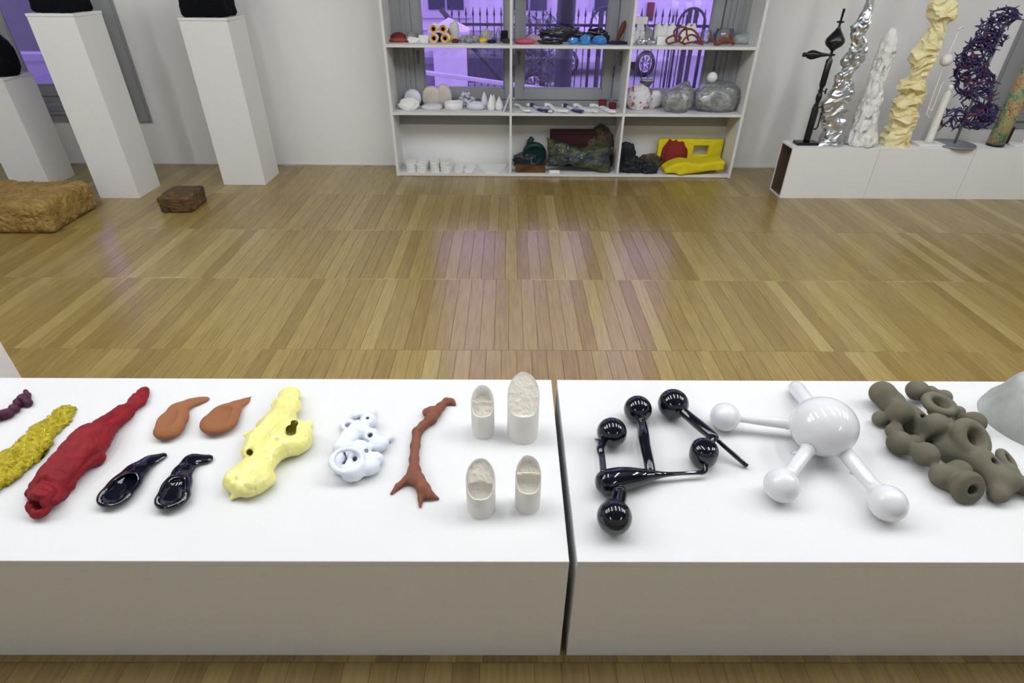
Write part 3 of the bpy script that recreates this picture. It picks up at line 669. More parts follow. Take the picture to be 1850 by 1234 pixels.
# --- cut plaster tubes
def cut_tube(x0, x1, yb, yf, yt, kind, label, seed):
    s = 4.114; c = onz(*K3((x0+x1)/2, yb), Z0); r = (x1-x0)/2/s*mpp(c); cx, cy = c[0], c[1]+r
    zf = ony(*K3((x0+x1)/2, yf), cy-r)[2]-Z0; zb = ony(*K3((x0+x1)/2, yt), cy+r)[2]-Z0
    rnd = random.Random(seed); t = thing('plaster_tube', label, 'sculpture', (cx, cy, Z0), group='four cut white plaster tubes')
    curve = {'a': .95, 'b': .9, 'c': .8, 'd': .9}[kind]
    def zt(y, x=0.): u = min(max((y/r+1)/2, 0), 1); u = math.sqrt(max(0, u-.10)**2+.003)-.0548; return zf+(zb-zf)*min(max(u/.847, 0), 1)**curve
    n = 56; th = .0035 if kind != 'b' else .002; v = []; f = []
    for k in range(n):
        a = 2*PI*k/n; co, si = math.cos(a), math.sin(a); z = zt(r*si)+rnd.uniform(-.0015, .0015)
        v += [(r*co, r*si, 0), (r*co, r*si, z*.5), (r*co, r*si, z-.001), ((r-.001)*co, (r-.001)*si, z), ((r-th)*co, (r-th)*si, z), ((r-th)*co, (r-th)*si, max(z-.06, .01))]
    for k in range(n):
        k2 = (k+1) % n
        for j in range(5): f.append((6*k+j, 6*k2+j, 6*k2+j+1, 6*k+j+1))
    ob('shell', mesh('shell', v, f, PLASTER), parent=t)
    # inner plaster surface with its steps
    m = 40; R_ = r-th-.0001; v = []; f = []
    for i in range(m+1):
        for j in range(m+1):
            gx, gy = 2*i/m-1, 2*j/m-1; x = R_*gx*math.sqrt(1-gy*gy/2); y = R_*gy*math.sqrt(1-gx*gx/2)
            u = y/r
            if kind == 'b': dep = .003
            elif kind == 'a': dep = .016 if u < .05 else .030; dep = .003 if .05 < u < .16 else dep
            elif kind == 'c': dep = .030 if u < -.08-.25*(x/r)**2 else .006
            else: dep = .022 if u < .0 else .018; dep = -.001 if -.02 < u < .14 else dep
            if kind == 'a' and u > .05: dep += .004
            v.append((x, y, max(zt(y)-dep, .006)))
    v = np.array(v); v[:, 2] += .0022*fbm(v+seed, 70, 3, seed)
    for i in range(m):
        for j in range(m): f.append((i*(m+1)+j, (i+1)*(m+1)+j, (i+1)*(m+1)+j+1, i*(m+1)+j+1))
    ob('plaster_core', mesh('plaster_core', v, f, PLROUGH), parent=t)
    return t
cut_tube(706, 876, 552, 388, 142, 'a', 'hollow white plaster tube with two inner levels, back left of the four', 1)
cut_tube(972, 1206, 592, 388, 50, 'b', 'tallest white plaster tube with a solid rough slanted face, back right', 2)
cut_tube(668, 884, 1147, 1003, 685, 'c', 'white plaster tube with a domed step inside, front left of the four', 3)
cut_tube(1030, 1220, 1114, 960, 662, 'd', 'white plaster tube split by a cross wall, front right of the four', 4)

# --- black glass assembly
def gpt(K, x, y, h): return onz(*K(x, y), Z0+h)
def part_tube(name, pts, rad, m, parent, n=20, sub=5):
    pts = [np.array(p) for p in pts]; P, R_ = [], []
    for i in range(len(pts)-1):
        p0, p1, p2, p3 = pts[max(i-1, 0)], pts[i], pts[i+1], pts[min(i+2, len(pts)-1)]
        for j in range(sub+(i == len(pts)-2)):
            t = j/sub; P.append(.5*((2*p1)+(-p0+p2)*t+(2*p0-5*p1+4*p2-p3)*t*t+(-p0+3*p1-3*p2+p3)*t**3)); q0, q1, q2, q3 = rad[max(i-1, 0)], rad[i], rad[i+1], rad[min(i+2, len(rad)-1)]; R_.append(max(.5*((2*q1)+(-q0+q2)*t+(2*q0-5*q1+4*q2-q3)*t*t+(-q0+3*q1-3*q2+q3)*t**3), .002))
    return MB().tube(P, R_, n).world(name, m, parent=parent)
bk = thing('black_glass_sculpture', 'glossy black glass sculpture of balls and a teardrop joined by tubes', 'sculpture', tuple(gpt(K4, 350, 760, 0)))
u4 = mpp(gpt(K4, 500, 700, .03))/3.856
B = {}
for k, (x, y, r) in dict(A=(252, 428, 105), B=(433, 268, 98), C=(680, 230, 107), E=(270, 1018, 126)).items():
    c, rr_ = rest(*K4(x, y), r/3.856, Z0); B[k] = (c, rr_); MB().ico(c, rr_*np.array([1, 1, 1]), 5).world('ball', GLOSSBLACK, parent=bk)
c, rr_ = rest(*K4(893, 570), 103/3.856, Z0); B['D'] = (c, rr_)
v, f = ICO[5]; rho = np.hypot(v[:, 0], v[:, 1])+1e-6; v = np.stack([v[:, 0]/rho*rho**.55, v[:, 1]/rho*rho**.55, np.sign(v[:, 2])*np.abs(v[:, 2])**.85], -1)*rr_*[.98, .98, .95]; v[:, 2] += c[2]-.002; v[:, 0] += c[0]; v[:, 1] += c[1]
worldmesh('squat_ball', v, f, GLOSSBLACK, parent=bk)
T0, TR = rest(*K4(222, 775), 92/3.856, Z0)
tz = T0[2]-Z0
tear = [T0+[-TR*.97, 0, 0]]+[T0+np.array([-TR*math.cos(a), 0, 0]) for a in (.5, 1.0, 1.57)]+[gpt(K4, 330, 752, tz*.97), gpt(K4, 440, 740, tz*.9), gpt(K4, 540, 728, tz*.8), gpt(K4, 620, 722, tz*.72), gpt(K4, 720, 716, tz*.66), gpt(K4, 840, 710, tz*.62), gpt(K4, 885, 706, tz*.62), gpt(K4, 905, 685, tz*.7), gpt(K4, 903, 640, tz*.95)]
part_tube('teardrop', tear, [.004, TR*.48, TR*.84, TR, TR*.93, TR*.72, TR*.42, .0085, .006, .006, .0075, .008, .008], GLOSSBLACK, bk, 28, 6)
a = B['A'][0]; part_tube('glass_tube', [T0+[-.012, .01, TR*.6], gpt(K4, 183, 600, .045), gpt(K4, 172, 545, .047), gpt(K4, 190, 495, .04), a+[-.006, -.01, 0]], [.0105, .0105, .012, .012, .014], GLOSSBLACK, bk)
q = gpt(K4, 178, 492, .043); MB().tube([q+[-.006, -.004, -.002], q+[-.002, 0, .0]], [.019, .012], 20).world('flared_collar', GLOSSBLACK, parent=bk)
part_tube('glass_tube', [B['B'][0]+[0, -.01, 0], gpt(K4, 462, 370, .037), gpt(K4, 472, 450, .041), gpt(K4, 485, 520, .041), gpt(K4, 510, 640, .040), gpt(K4, 520, 710, .03)], [.013, .0155, .019, .017, .016, .016], GLOSSBLACK, bk)
part_tube('glass_tube', [B['C'][0], gpt(K4, 790, 320, .05), gpt(K4, 880, 395, .054), gpt(K4, 955, 455, .058), gpt(K4, 985, 470, .055)], [.016, .0165, .0175, .0155, .010], GLOSSBLACK, bk)
part_tube('glass_tube', [gpt(K4, 960, 462, .056), gpt(K4, 935, 490, .05), B['D'][0]], [.012, .016, .017], GLOSSBLACK, bk)
part_tube('thin_rod', [gpt(K4, 975, 472, .052), gpt(K4, 1080, 565, .032), gpt(K4, 1195, 665, .010)], [.0065, .0072, .0072], GLOSSBLACK, bk, 14)
part_tube('glass_tube', [T0+[.02, -.02, -.005], gpt(K4, 310, 860, .036), B['E'][0]+[.01, .02, .0]], [.022, .0195, .0185], GLOSSBLACK, bk)
q0, q1 = gpt(K4, 302, 842, .036), gpt(K4, 302, 858, .037); MB().tube([q0, q1], [.0225, .0215], 24).world('weld_ring', GLOSSBLACK, parent=bk)

# --- white glass assembly
wk = thing('white_glass_sculpture', 'glossy white glass sculpture, one big ball with four tubes ending in bulbs', 'sculpture', tuple(gpt(K5, 925, 500, 0)))
c0, r0 = rest(*K5(928, 428), 250/4.256, Z0); c0 = np.array(c0)
MB().ico(c0, (r0*1.04, r0, r0*.97), 5).world('central_ball', GLOSSWHITE, parent=wk)
def arm(x, y, r, jx, jy, jh, ra, rb, cap=True):
    c, rr_ = rest(*K5(x, y), r/4.256, Z0); c = np.array(c); j = gpt(K5, jx, jy, jh)
    MB().ico(c, rr_*np.array([1, 1.03, 1]), 5).world('bulb', GLOSSWHITE, parent=wk)
    d = (j-c)/np.linalg.norm(j-c)
    part_tube('glass_tube', [c+d*rr_*.55, c+d*rr_*.95, c+d*rr_*1.3, c+(j-c)*.6, j+d*.004, c0*.35+j*.65], [rr_*.84, ra*1.25, ra, (ra+rb)/2, rb, rb], GLOSSWHITE, wk, 24)
    MB().tube([j-d*.004, j-d*.001, j+d*.002], [rb, rb*1.09, rb*1.12], 28).world('weld_ring', GLOSSWHITE, parent=wk)
arm(168, 355, 112, 650, 405, .055, .0125, .0185)
arm(605, 880, 138, 805, 610, .060, .019, .021)
arm(1420, 1018, 152, 1085, 622, .058, .021, .0225)
j = gpt(K5, 800, 235, .06); e = gpt(K5, 716, 135, .030)
part_tube('glass_tube', [e+[-.012, .016, -.012], e+[-.009, .012, -.008], e, e*.5+j*.5, j, c0*.4+j*.6], [.006, .019, .026, .0255, .0245, .0245], GLOSSWHITE, wk, 24)
for x, y, hh in ((690, 635, .035), (1150, 790, .03)):
    q = gpt(K5, x, y, hh); part_tube('nub', [q+[.012, .0, .002], q, q+[-.008, .001, .002]], [.007, .0035, .004], GLOSSWHITE, wk, 10, 3)

# --- grey clay form
cl = []
for (x, y, r, hh) in [(205, 232, 98, .012), (300, 300, 80, .0), (490, 208, 84, .018), (600, 225, 55, .012), (710, 262, 62, .0), (350, 385, 92, .038), (185, 440, 62, 0), (255, 440, 50, .0), (300, 545, 66, .004), (345, 640, 98, .0), (470, 640, 70, .0), (650, 492, 96, .042), (560, 735, 98, .012),
        (960, 470, 88, .006), (830, 385, 52, .004), (870, 470, 60, 0), (690, 915, 92, .0), (840, 870, 90, .016), (1190, 960, 118, .0), (1160, 1060, 82, .0), (1330, 990, 70, .0), (1430, 1010, 80, 0), (1250, 880, 70, .01)]:
    c, rr_ = rest(*K6(x, y), r*1.12/4.57, Z0); cl.append((onz(*K6(x, y), c[2]+hh), rr_))
spine = [onz(*K6(x, y), Z0+.038) for x, y in ((260, 320), (430, 430), (600, 560), (800, 700), (1000, 800), (1180, 930))]
def K6w(x, y, hh, r): c = onz(*K6(x, y), Z0+hh); return c, r/4.57*mpp(c)
t1, t1r = K6w(672, 325, .070, 95); t2, t2r = K6w(930, 612, .075, 124); t3, t3r = K6w(905, 1010, .042, 96); t4, t4r = K6w(1225, 790, .040, 75)
ax1, ax2, ax3, ax4 = [np.array(q)/np.linalg.norm(q) for q in ((.05, -.12, 1), (.25, -.55, .8), (.1, -.95, .45), (.5, -.3, .8))]
def fclay(g):
    d = dchain(g, spine, [.031, .036, .038, .042, .040, .034], .02)
    for c, r in cl: d = smin(d, dsph(g, c, r), .02)
    d = smin(d, dcap(g, t1-ax1*.03, t1-ax1*.012, .022, .026), .016); d = smin(d, dtor(g, t1, t1r, t1r*.42, ax1), .004)
    d = smin(d, dcap(g, t2-ax2*.045, t2-ax2*.018, .03, .035), .016); d = smin(d, dtor(g, t2, t2r, t2r*.46, ax2), .006)
    d = smin(d, dcap(g, t3-ax3*.07, t3-ax3*.008, .040, .036), .014); d = smin(d, dtor(g, t3, t3r, t3r*.5, ax3), .008)
    d = smin(d, dtor(g, t4, t4r, t4r*.45, ax4), .008)
    for c, a, r, l in ((t1, ax1, t1r*.62, .02), (t2, ax2, t2r*.5, .04), (t3, ax3, t3r*.45, .05), (t4, ax4, t4r*.5, .02)): d = smax(d, -dcap(g, c-a*l, c+a*.03, r*.75, r*1.05), .010)
    for x, y, r in ((520, 438, 34), (468, 530, 40), (632, 600, 38), (1085, 800, 30)):
        c, q = K6w(x, y, .055, r); d = smax(d, -dcap(g, c-[0, -.01, .03], c+[0, -.02, .03], q*.8, q), .008)
    return smax(d, Z0-g[..., 2], .006)
lo, hi = bounds([c for c, r in cl], .05); lo[2] = Z0-.008; hi[2] = Z0+.125
V, F = sdf_mesh(fclay, lo, hi, .0036, lambda v: .0008*fbm(v, 30, 2, 4), Z0, 3)
worldmesh('grey_clay_form', V, F, CLAY, 'matt grey-olive clay cluster of rounded lobes and open ring mouths', 'sculpture')

# --- frosted translucent dome at the right edge
c = onz(*K6(1455, 475), Z0); n = 72; prof = [(.162, 0), (.161, .010), (.149, .045), (.134, .08), (.121, .110), (.112, .134), (.103, .150), (.090, .155), (.078, .140), (.07, .09)]
v = []; f = []
for r, z in prof: v += [(r*math.cos(2*PI*k/n), r*math.sin(2*PI*k/n), z-(.022 if (k % 11 == 4) and .13 < z and r > .08 else 0)*1.) for k in range(n)]
for i in range(len(prof)-1):
    for k in range(n): k2 = (k+1) % n; f.append((i*n+k, i*n+k2, (i+1)*n+k2, (i+1)*n+k))
f.append(tuple(range((len(prof)-1)*n, len(prof)*n)))
v = np.array(v); nn = fbm(v, 25, 3, 3)*.006; v[:, 0] *= 1+nn/.12*(v[:, 2] > .001); v[:, 1] *= 1+nn/.12*(v[:, 2] > .001)
ob('frosted_dome', mesh('frosted_dome', v, f, FROST), tuple(c), label='frosted translucent resin dome with notched rim at the right edge of the table', cat='sculpture')

# ============================================================ BLOCKS ON PLINTHS AND FLOOR
def rough_block(name, x0, x1, y0, y1, z0, z1, r, m, label, disp, h=.012, rz=0., taper=0.):
    c = np.array([(x0+x1)/2, (y0+y1)/2, (z0+z1)/2]); s = np.array([x1-x0, y1-y0, z1-z0])/2-r
    def fn(g):
        q = g-c; q = q.copy()
        if rz: a = q[..., 0]*math.cos(rz)+q[..., 1]*math.sin(rz); b = -q[..., 0]*math.sin(rz)+q[..., 1]*math.cos(rz); q[..., 0] = a; q[..., 1] = b
        if taper: k = 1+taper*q[..., 2]/s[2]; q[..., 0] = q[..., 0]/k; q[..., 1] = q[..., 1]/k
        q = np.abs(q)-s; return np.sqrt((np.maximum(q, 0)**2).sum(-1))+np.minimum(q.max(-1), 0)-r
    e = np.linalg.norm(s[:2])*.25*bool(rz)+.06
    V, F = sdf_mesh(fn, (x0-e, y0-e, z0-.03), (x1+e, y1+e, z1+.04), h, disp, None, 1)
    V[:, 2] = np.maximum(V[:, 2], z0)
    return worldmesh(name, V, F, m, label, 'sculpture', base=(c[0], c[1], z0))
fib = lambda a, s, sd: (lambda v: a*fbm(v*[1, 1, .6], s, 3, sd))
rough_block('black_fibre_block', -3.585, -3.29, 4.915, 5.21, 1.416, 1.75, .03, SOOT, 'black fibrous block on the tall left plinth, cropped by the top of the picture', fib(.014, 22, 1), .011)
rough_block('black_fibre_block', -2.665, -2.315, 5.29, 5.6, 1.368, 1.68, .035, SOOT, 'black fibrous block on the second tall plinth, cropped by the top of the picture', fib(.014, 22, 4), .011)
rough_block('ochre_fibre_block', -4.62, -3.49, 4.08, 4.66, 0, .232, .045, GOLDBLOCK, 'large golden ochre fibrous block lying on the floor at left', lambda v: .022*fbm(v*[1, 1, .3], 7, 3, 2)+.022*np.minimum(np.abs(vn(v*[1.5, 1.5, .35], 17, 5)), .5)+.010*fbm(v, 45, 2, 8)-.006, .011)
rough_block('amber_crust_block', -2.9, -2.64, 4.53, 4.84, 0, .137, .018, BROWNBLOCK, 'small dark amber brown crusted block on the floor between the two tall plinths', lambda v: .007*fbm(v, 20, 3, 9)+.003*fbm(v, 60, 2, 5), .008)
# lumpy black heap on the low left plinth
c = np.array([-4.40, 5.34, .92]); rr = random.Random(8)
bl = [(c+np.array([rr.uniform(-.15, .06), rr.uniform(-.1, .12), rr.uniform(.04, .30)]), rr.uniform(.07, .12)) for _ in range(17)]+[(c+np.array(q), r) for *q, r in ((.10, -.02, .09, .11), (.10, 0, .20, .10), (.05, -.02, .30, .10), (-.05, 0, .36, .10), (-.15, 0, .38, .09))]
def fbl(g):
    d = None
    for p, r in bl: e = dsph(g, p, r); d = e if d is None else smin(d, e, .05)
    return smax(d, .92-g[..., 2], .01)
V, F = sdf_mesh(fbl, c-[.36, .26, .02], c+[.28, .28, .54], .012, lambda v: .020*np.minimum(np.abs(vn(v, 11, 4)), .5)+.008*fbm(v, 40, 2, 4), .92)
worldmesh('black_lumpy_heap', V, F, SOOT, 'black lumpy heaped sculpture on the low plinth at the far left', 'sculpture')

# ============================================================ COLUMNS ON THE LOW PLINTHS
YC = 5.11
def col_xz(K, x, y, Y=None): q = ony(*K(x, y), Y or YC); return q[0], q[2]
def axis_x(K, x, y): return onz(*K(x, y), RZ)
def col_base(K, x, y): q = onz(*K(x, y), RZ); return (q[0], YC, RZ)
def crumple(name, K, segs, m, label, seed, yc=YC, zb=RZ, amp=.22, smooth=False, topz=None, nring=3, n=14, twist=1.0):
    rnd = random.Random(seed); rings = []; base = None
    S = []
    for (y, xl, xr) in segs:
        a, za = col_xz(K, xl, y, yc); b, _ = col_xz(K, xr, y, yc); S.append(((a+b)/2, max(za, zb), (b-a)/2))
    if topz:
        d = (S[-1][0]-S[-4][0])/(S[-1][1]-S[-4][1])
        z = S[-1][1]
        while z < topz: z += .07; S.append((S[0][0]+rnd.uniform(-.02, .02), z, S[-1][2]*rnd.uniform(.85, 1.12)))
    v = []; ang = 0; n_ = n
    for i, (x, z, r) in enumerate(S):
        ang += rnd.uniform(-.5, .5)*twist
        sub = 1 if i == len(S)-1 else nring
        for j in range(sub):
            t = j/sub
            if i < len(S)-1: x_, z_, r_ = [S[i][k]*(1-t)+S[i+1][k]*t for k in range(3)]
            else: x_, z_, r_ = x, z, r
            k_ = 1+(.10 if j == 0 else -.12)*(1 if i else 0)
            tiltx, tilty = rnd.uniform(-.25, .25), rnd.uniform(-.25, .25)
            for q in range(n_):
                a = 2*PI*q/n_+ang; rad = r_*k_*(1+amp*math.sin(3*a+i*2.1)*.5+amp*rnd.uniform(-1, 1)*.8)
                dx, dy = rad*math.cos(a), rad*math.sin(a)*.85
                v.append((x_+dx, yc+dy, max(zb, z_+(tiltx*dx+tilty*dy if (i and i < len(S)) else 0))))
    R_ = len(v)//n_; f = [(i*n_+k, i*n_+(k+1) % n_, (i+1)*n_+(k+1) % n_, (i+1)*n_+k) for i in range(R_-1) for k in range(n_)]
    f.append(tuple(range(n_))[::-1]); f.append(tuple((R_-1)*n_+k for k in range(n_)))
    return worldmesh(name, v, f, m, label, 'sculpture', smooth=smooth, base=(S[0][0], yc, zb))

def strata(name, K, segs, m, label, seed, yc, topz, zf, af, amp, dz, n, crease=.0, shift=.03, smooth=False):
    S = []
    for (y, xl, xr) in segs: a, za = col_xz(K, xl, y, yc); b_, _ = col_xz(K, xr, y, yc); S.append(((a+b_)/2, max(za, RZ), (b_-a)/2))
    S = np.array(S); S = S[np.argsort(S[:, 1])]; zs = np.arange(RZ, topz, dz); xs_ = np.interp(zs, S[:, 1], S[:, 0]); rs = np.interp(zs, S[:, 1], S[:, 2])
    th = np.linspace(0, 2*PI, n, endpoint=False); T, Z = np.meshgrid(th, zs); co, si = np.cos(T), np.sin(T)
    tilt = .45*co*np.sin(Z*11+seed)+.45*si*np.cos(Z*7)
    g = np.stack([co*af, si*af, (Z+tilt*.10)*zf], -1)
    k = amp*(.42-1.3*np.abs(vn(g, 1, seed)))+.6*amp*(.4-1.2*np.abs(vn(g*[1.6, 1.6, 2.3]+3.3, 1, seed+3)))+crease*vn(g*[.9, .9, .5], 1, seed+9)
    R_ = rs[:, None]*(.98+k); dxn = shift*vn(np.stack([Z*0, Z*0+seed, Z*zf*.35], -1), 1, seed+5)
    zz = Z+.035*vn(np.stack([co*1.5, si*1.5, Z*8], -1), 1, seed+6); zz[0] = RZ; zz[1:] = np.maximum(zz[1:], RZ+.002)
    v = np.stack([xs_[:, None]+dxn+R_*co, yc+R_*si*.85, zz], -1).reshape(-1, 3); N = len(zs)
    f = [(i*n+q, i*n+(q+1) % n, (i+1)*n+(q+1) % n, (i+1)*n+q) for i in range(N-1) for q in range(n)]+[tuple(range(n))[::-1], tuple((N-1)*n+q for q in range(n))]
    return worldmesh(name, v, f, m, label, 'sculpture', smooth=smooth, base=(S[0][0], yc, RZ))
# 1 black finial
bx = col_base(R5, 220, 832); t = thing('black_finial', 'tall thin black metal finial with drop bulb, side spindle and square foot', 'sculpture', bx)
def zq(x, y, Y=YC): return ony(*R5(x, y), Y)[2]-RZ
def xq(x, y, Y=YC): return ony(*R5(x, y), Y)[0]-bx[0]
ob('foot_plate', MB().box(-.094, .094, -.05, .05, 0, .025, .003).local('foot_plate', MATTEBLACK), parent=t)
prof = [(.026, .025), (.028, .05), (.028, zq(262, 650)), (.018, zq(268, 628)), (.016, zq(275, 600)), (.024, zq(285, 575)), (.022, zq(296, 552)), (.014, zq(300, 543)), (.022, zq(303, 535)), (.014, zq(306, 522)), (.018, zq(312, 510)), (.025, zq(315, 500)), (.025, zq(350, 352)), (.012, zq(352, 340)), (.011, zq(362, 300)),
        (.030, zq(372, 286)), (.060, zq(378, 268)), (.073, zq(380, 248)), (.070, zq(384, 230)), (.045, zq(392, 200)), (.022, zq(400, 176)), (.009, zq(404, 155)), (.008, zq(408, 136)), (.028, zq(410, 132)), (.028, zq(412, 124)), (.008, zq(413, 121)), (.010, zq(430, 50))]
ob('spindle', MB().lathe(prof, 20).local('spindle', MATTEBLACK, True), parent=t)
zz = zq(360, 322); xl, xr = xq(228, 328), xq(415, 324); x0 = 0
m = MB(); N_ = [(xl, .016), (xl+.022, .017), (xl+.024, .012), (xl+.04, .026), (xl+.065, .036), (xl+.09, .034), (xl+.15, .016), (x0-.02, .009), (xr, .008)]
ob('side_spindle', m.tube([(a, 0, zz) for a, _ in N_], [b for _, b in N_], 18).local('side_spindle', MATTEBLACK, True), parent=t)
za, zb_ = zq(290, 632), zq(262, 752)
ob('handle', MB().tube([(.02, 0, za), (.055, 0, za+.01), (.062, 0, za-.01), (.062, 0, zb_+.01), (.05, 0, zb_-.01), (.02, 0, zb_)], .006, 8).local('handle', MATTEBLACK, True), parent=t)
ob('wing_screw', MB().tube([(.0, 0, zq(303, 535)), (.045, 0, zq(303, 535))], .005, 8).box(.038, .048, -.004, .004, zq(303, 535)-.022, zq(303, 535)+.022).local('wing_screw', MATTEBLACK), parent=t)
ob('hook', MB().tube([(-.012, 0, zq(262, 652)), (-.03, 0, zq(262, 640)), (-.022, 0, zq(265, 610))], .004, 6).local('hook', MATTEBLACK, True), parent=t)

# 2 silver foil column
segs = [(835, 285, 470), (818, 320, 440), (775, 345, 445), (740, 345, 462), (700, 345, 462), (660, 352, 470), (625, 350, 500), (595, 350, 500), (565, 392, 510), (545, 398, 530), (515, 428, 525), (480, 432, 525), (455, 435, 528), (425, 440, 535), (395, 468, 545), (365, 450, 555), (340, 455, 572), (312, 470, 578), (290, 482, 582), (262, 512, 590), (240, 516, 602), (205, 522, 605), (180, 530, 615), (150, 528, 625), (120, 560, 635), (95, 575, 640), (60, 598, 650), (30, 608, 655), (5, 618, 660)]
strata('silver_foil_column', R5, segs, SILVER, 'tall crumpled silver foil column behind the black finial', 3, YC+.02, 1.95, 15, 1.1, .42, .013, 26, crease=.16, shift=.02)
# 3 white lace column
pr = [(852, 478, 650), (820, 482, 652), (760, 510, 655), (700, 535, 660), (640, 550, 672), (580, 575, 690), (520, 595, 700), (460, 615, 715), (400, 638, 738), (340, 662, 755), (290, 680, 775), (250, 695, 778), (215, 708, 780), (190, 722, 776)]
P = []; R_ = []
for y, a, b in pr: xa, z = col_xz(R5, a, y); xb, _ = col_xz(R5, b, y); P.append(((xa+xb)/2, YC, max(z, RZ))); R_.append((xb-xa)/2)
P = np.array(P); x0 = P[0][0]
def flace(g):
    xs_ = np.interp(g[..., 2], P[:, 2], P[:, 0]); rs = np.interp(g[..., 2], P[:, 2], R_); d = np.hypot(g[..., 0]-xs_, g[..., 1]-YC)-rs
    top = P[-1][2]; d = smax(d, g[..., 2]-top-.03, .05)
    a = np.arctan2(g[..., 1]-YC, g[..., 0]-xs_); zc = g[..., 2]
    n1 = vn(np.stack([a*2.2, np.zeros_like(a), zc*9], -1), 2.0, 3)
    d = d+.022*np.maximum(n1-.10, 0)*2.4*(zc < top-.12)+.010*fbm(g*[1, 1, .45], 30, 2, 6)
    return smax(d, RZ-zc, .004)
V, F = sdf_mesh(flace, (P[:, 0].min()-.14, YC-.14, RZ-.02), (P[:, 0].max()+.14, YC+.14, P[-1][2]+.06), .009, lambda v: .012*fbm(v*[1, 1, .4], 45, 2, 7, True)-.004, RZ, 1)
worldmesh('white_drip_column', V, F, LACE, 'white dripped lacy stalagmite-like column between silver and cream columns', 'sculpture')
# 4 cream column
segs = [(838, 668, 828), (800, 680, 828), (775, 700, 838), (745, 715, 860), (715, 718, 865), (690, 722, 885), (660, 738, 882), (630, 765, 885), (605, 752, 905), (585, 785, 908), (560, 815, 922), (540, 840, 950), (510, 806, 948), (490, 825, 942), (465, 872, 940), (430, 870, 955), (400, 872, 968), (375, 870, 998), (345, 868, 1012), (310, 880, 1020), (285, 905, 1032), (262, 925, 1038), (240, 925, 1030), (205, 935, 1032), (180, 962, 1050), (150, 975, 1058), (125, 975, 1050), (105, 970, 1090), (85, 960, 1120), (55, 975, 1115), (30, 985, 1118), (10, 995, 1100)]
strata('cream_crumpled_column', R5, segs, CREAM, 'tall cream yellow crumpled column like stacked torn slabs', 12, YC+.01, 2.0, 24, 1.0, .40, .008, 44, crease=.14, shift=.02)
# 5 thin white glass piece
bx = col_base(RF, 118, 1140); t = thing('white_rod_piece', 'thin white rod sculpture with a small ball high up, on a square white foot', 'sculpture', bx)
def F5(x, y): a, z = col_xz(RF, x, y); return (a-bx[0], 0, z-RZ)
ob('foot_plate', MB().box(-.115, .115, -.07, .07, 0, .022, .003).local('foot_plate', OFFWHITE), parent=t)
a0, a1_ = F5(118, 1135), F5(285, 735)
ob('post', MB().tube([(0, 0, .02), (0, 0, .06), (0, 0, a1_[2]-.01), (0, 0, a1_[2])], [.036, .031, .027, .026], 16).local('post', OFFWHITE, True), parent=t)
tz = a1_[2]; ob('top_knob', MB().lathe([(.026, tz), (.014, tz+.006), (.014, tz+.02), (.024, tz+.03), (.022, tz+.05), (.01, tz+.06)], 14).local('top_knob', OFFWHITE, True), parent=t)
def ptube(name, pts, r): ob(name, MB().tube([F5(*p) for p in pts], r, 8).local(name, OFFWHITE, True), parent=t)
ptube('loop', [(290, 700), (312, 668), (296, 654), (275, 668), (205, 850), (188, 885), (172, 870), (168, 862)], .0045)
ptube('rod', [(178, 935), (152, 922), (146, 905), (165, 860), (280, 540), (308, 478), (408, 240)], .0045)
ob('ball', MB().ico(F5(309, 478), .046, 4).local('ball', OFFWHITE, True), parent=t)
ptube('tip', [(404, 245), (408, 230), (425, 218), (442, 220)], .006)
# 6 violet tangle on a steel stand
bx = col_base(RF, 322, 1140); t = thing('violet_tangle', 'violet and dark red tangle of bent strands on a grey steel stand', 'sculpture', bx)
ob('foot_disc', MB().lathe([(.162, 0), (.165, .004), (.165, .014), (.16, .018)], 40).local('foot_disc', STEEL, True), parent=t)
_, ztop = col_xz(RF, 762, 145); ob('rod', MB().tube([(0, 0, .018), (0, 0, ztop-RZ)], .011, 10).local('rod', STEEL, True), parent=t)
rnd = random.Random(11)
mass = [(365, 945, 85, 80, 12), (560, 930, 125, 95, 26), (640, 900, 60, 70, 8), (545, 780, 120, 80, 16), (540, 660, 140, 100, 26), (500, 560, 110, 90, 18), (470, 480, 80, 80, 10), (560, 420, 110, 90, 18), (600, 320, 95, 80, 13), (700, 330, 70, 70, 7), (640, 240, 85, 80, 10), (720, 200, 75, 70, 9), (770, 130, 95, 60, 16)]
mb = {0: MB(), 1: MB()}
for (x, y, rx, rz_, cnt) in mass:
    c, cz = col_xz(RF, x, y); c = np.array([c-bx[0], 0, cz-RZ]); u = mpp((bx[0], YC, cz))/4.41; rad = np.array([rx*u, min(rx, 95)*u*.8, rz_*u])
    for k in range(int(cnt*1.35)):
        d = np.array([rnd.gauss(0, 1) for _ in range(3)]); d /= np.linalg.norm(d); tdir = np.cross(d, [rnd.gauss(0, 1) for _ in range(3)]); tdir /= np.linalg.norm(tdir)
        pts = []; q = d
        L = rnd.randint(5, 9)
        for j in range(L):
            pts.append(c+rad*q*(1+rnd.uniform(-.12, .1))); q = q+tdir*.30+np.array([rnd.gauss(0, .12) for _ in range(3)]); q /= np.linalg.norm(q); tdir = tdir-q*(tdir@q); tdir /= np.linalg.norm(tdir)
        kind = 1 if rnd.random() < .10 else 0
        mb[kind].tube(pts, [.006]*(L-1)+[.0035], 5)
        for _ in range(2):
            j = rnd.randrange(1, L-1); e = pts[j]+(pts[j]-c)/np.linalg.norm(pts[j]-c)*rnd.uniform(.01, .035)+np.array([rnd.gauss(0, .014) for _ in range(3)]); mb[kind].tube([pts[j], e], [.0055, .003], 5)
ob('violet_strands', mb[0].local('violet_strands', VIOLET, True), parent=t, kind='stuff'); ob('crimson_strands', mb[1].local('crimson_strands', CRIMSON, True), parent=t, kind='stuff')
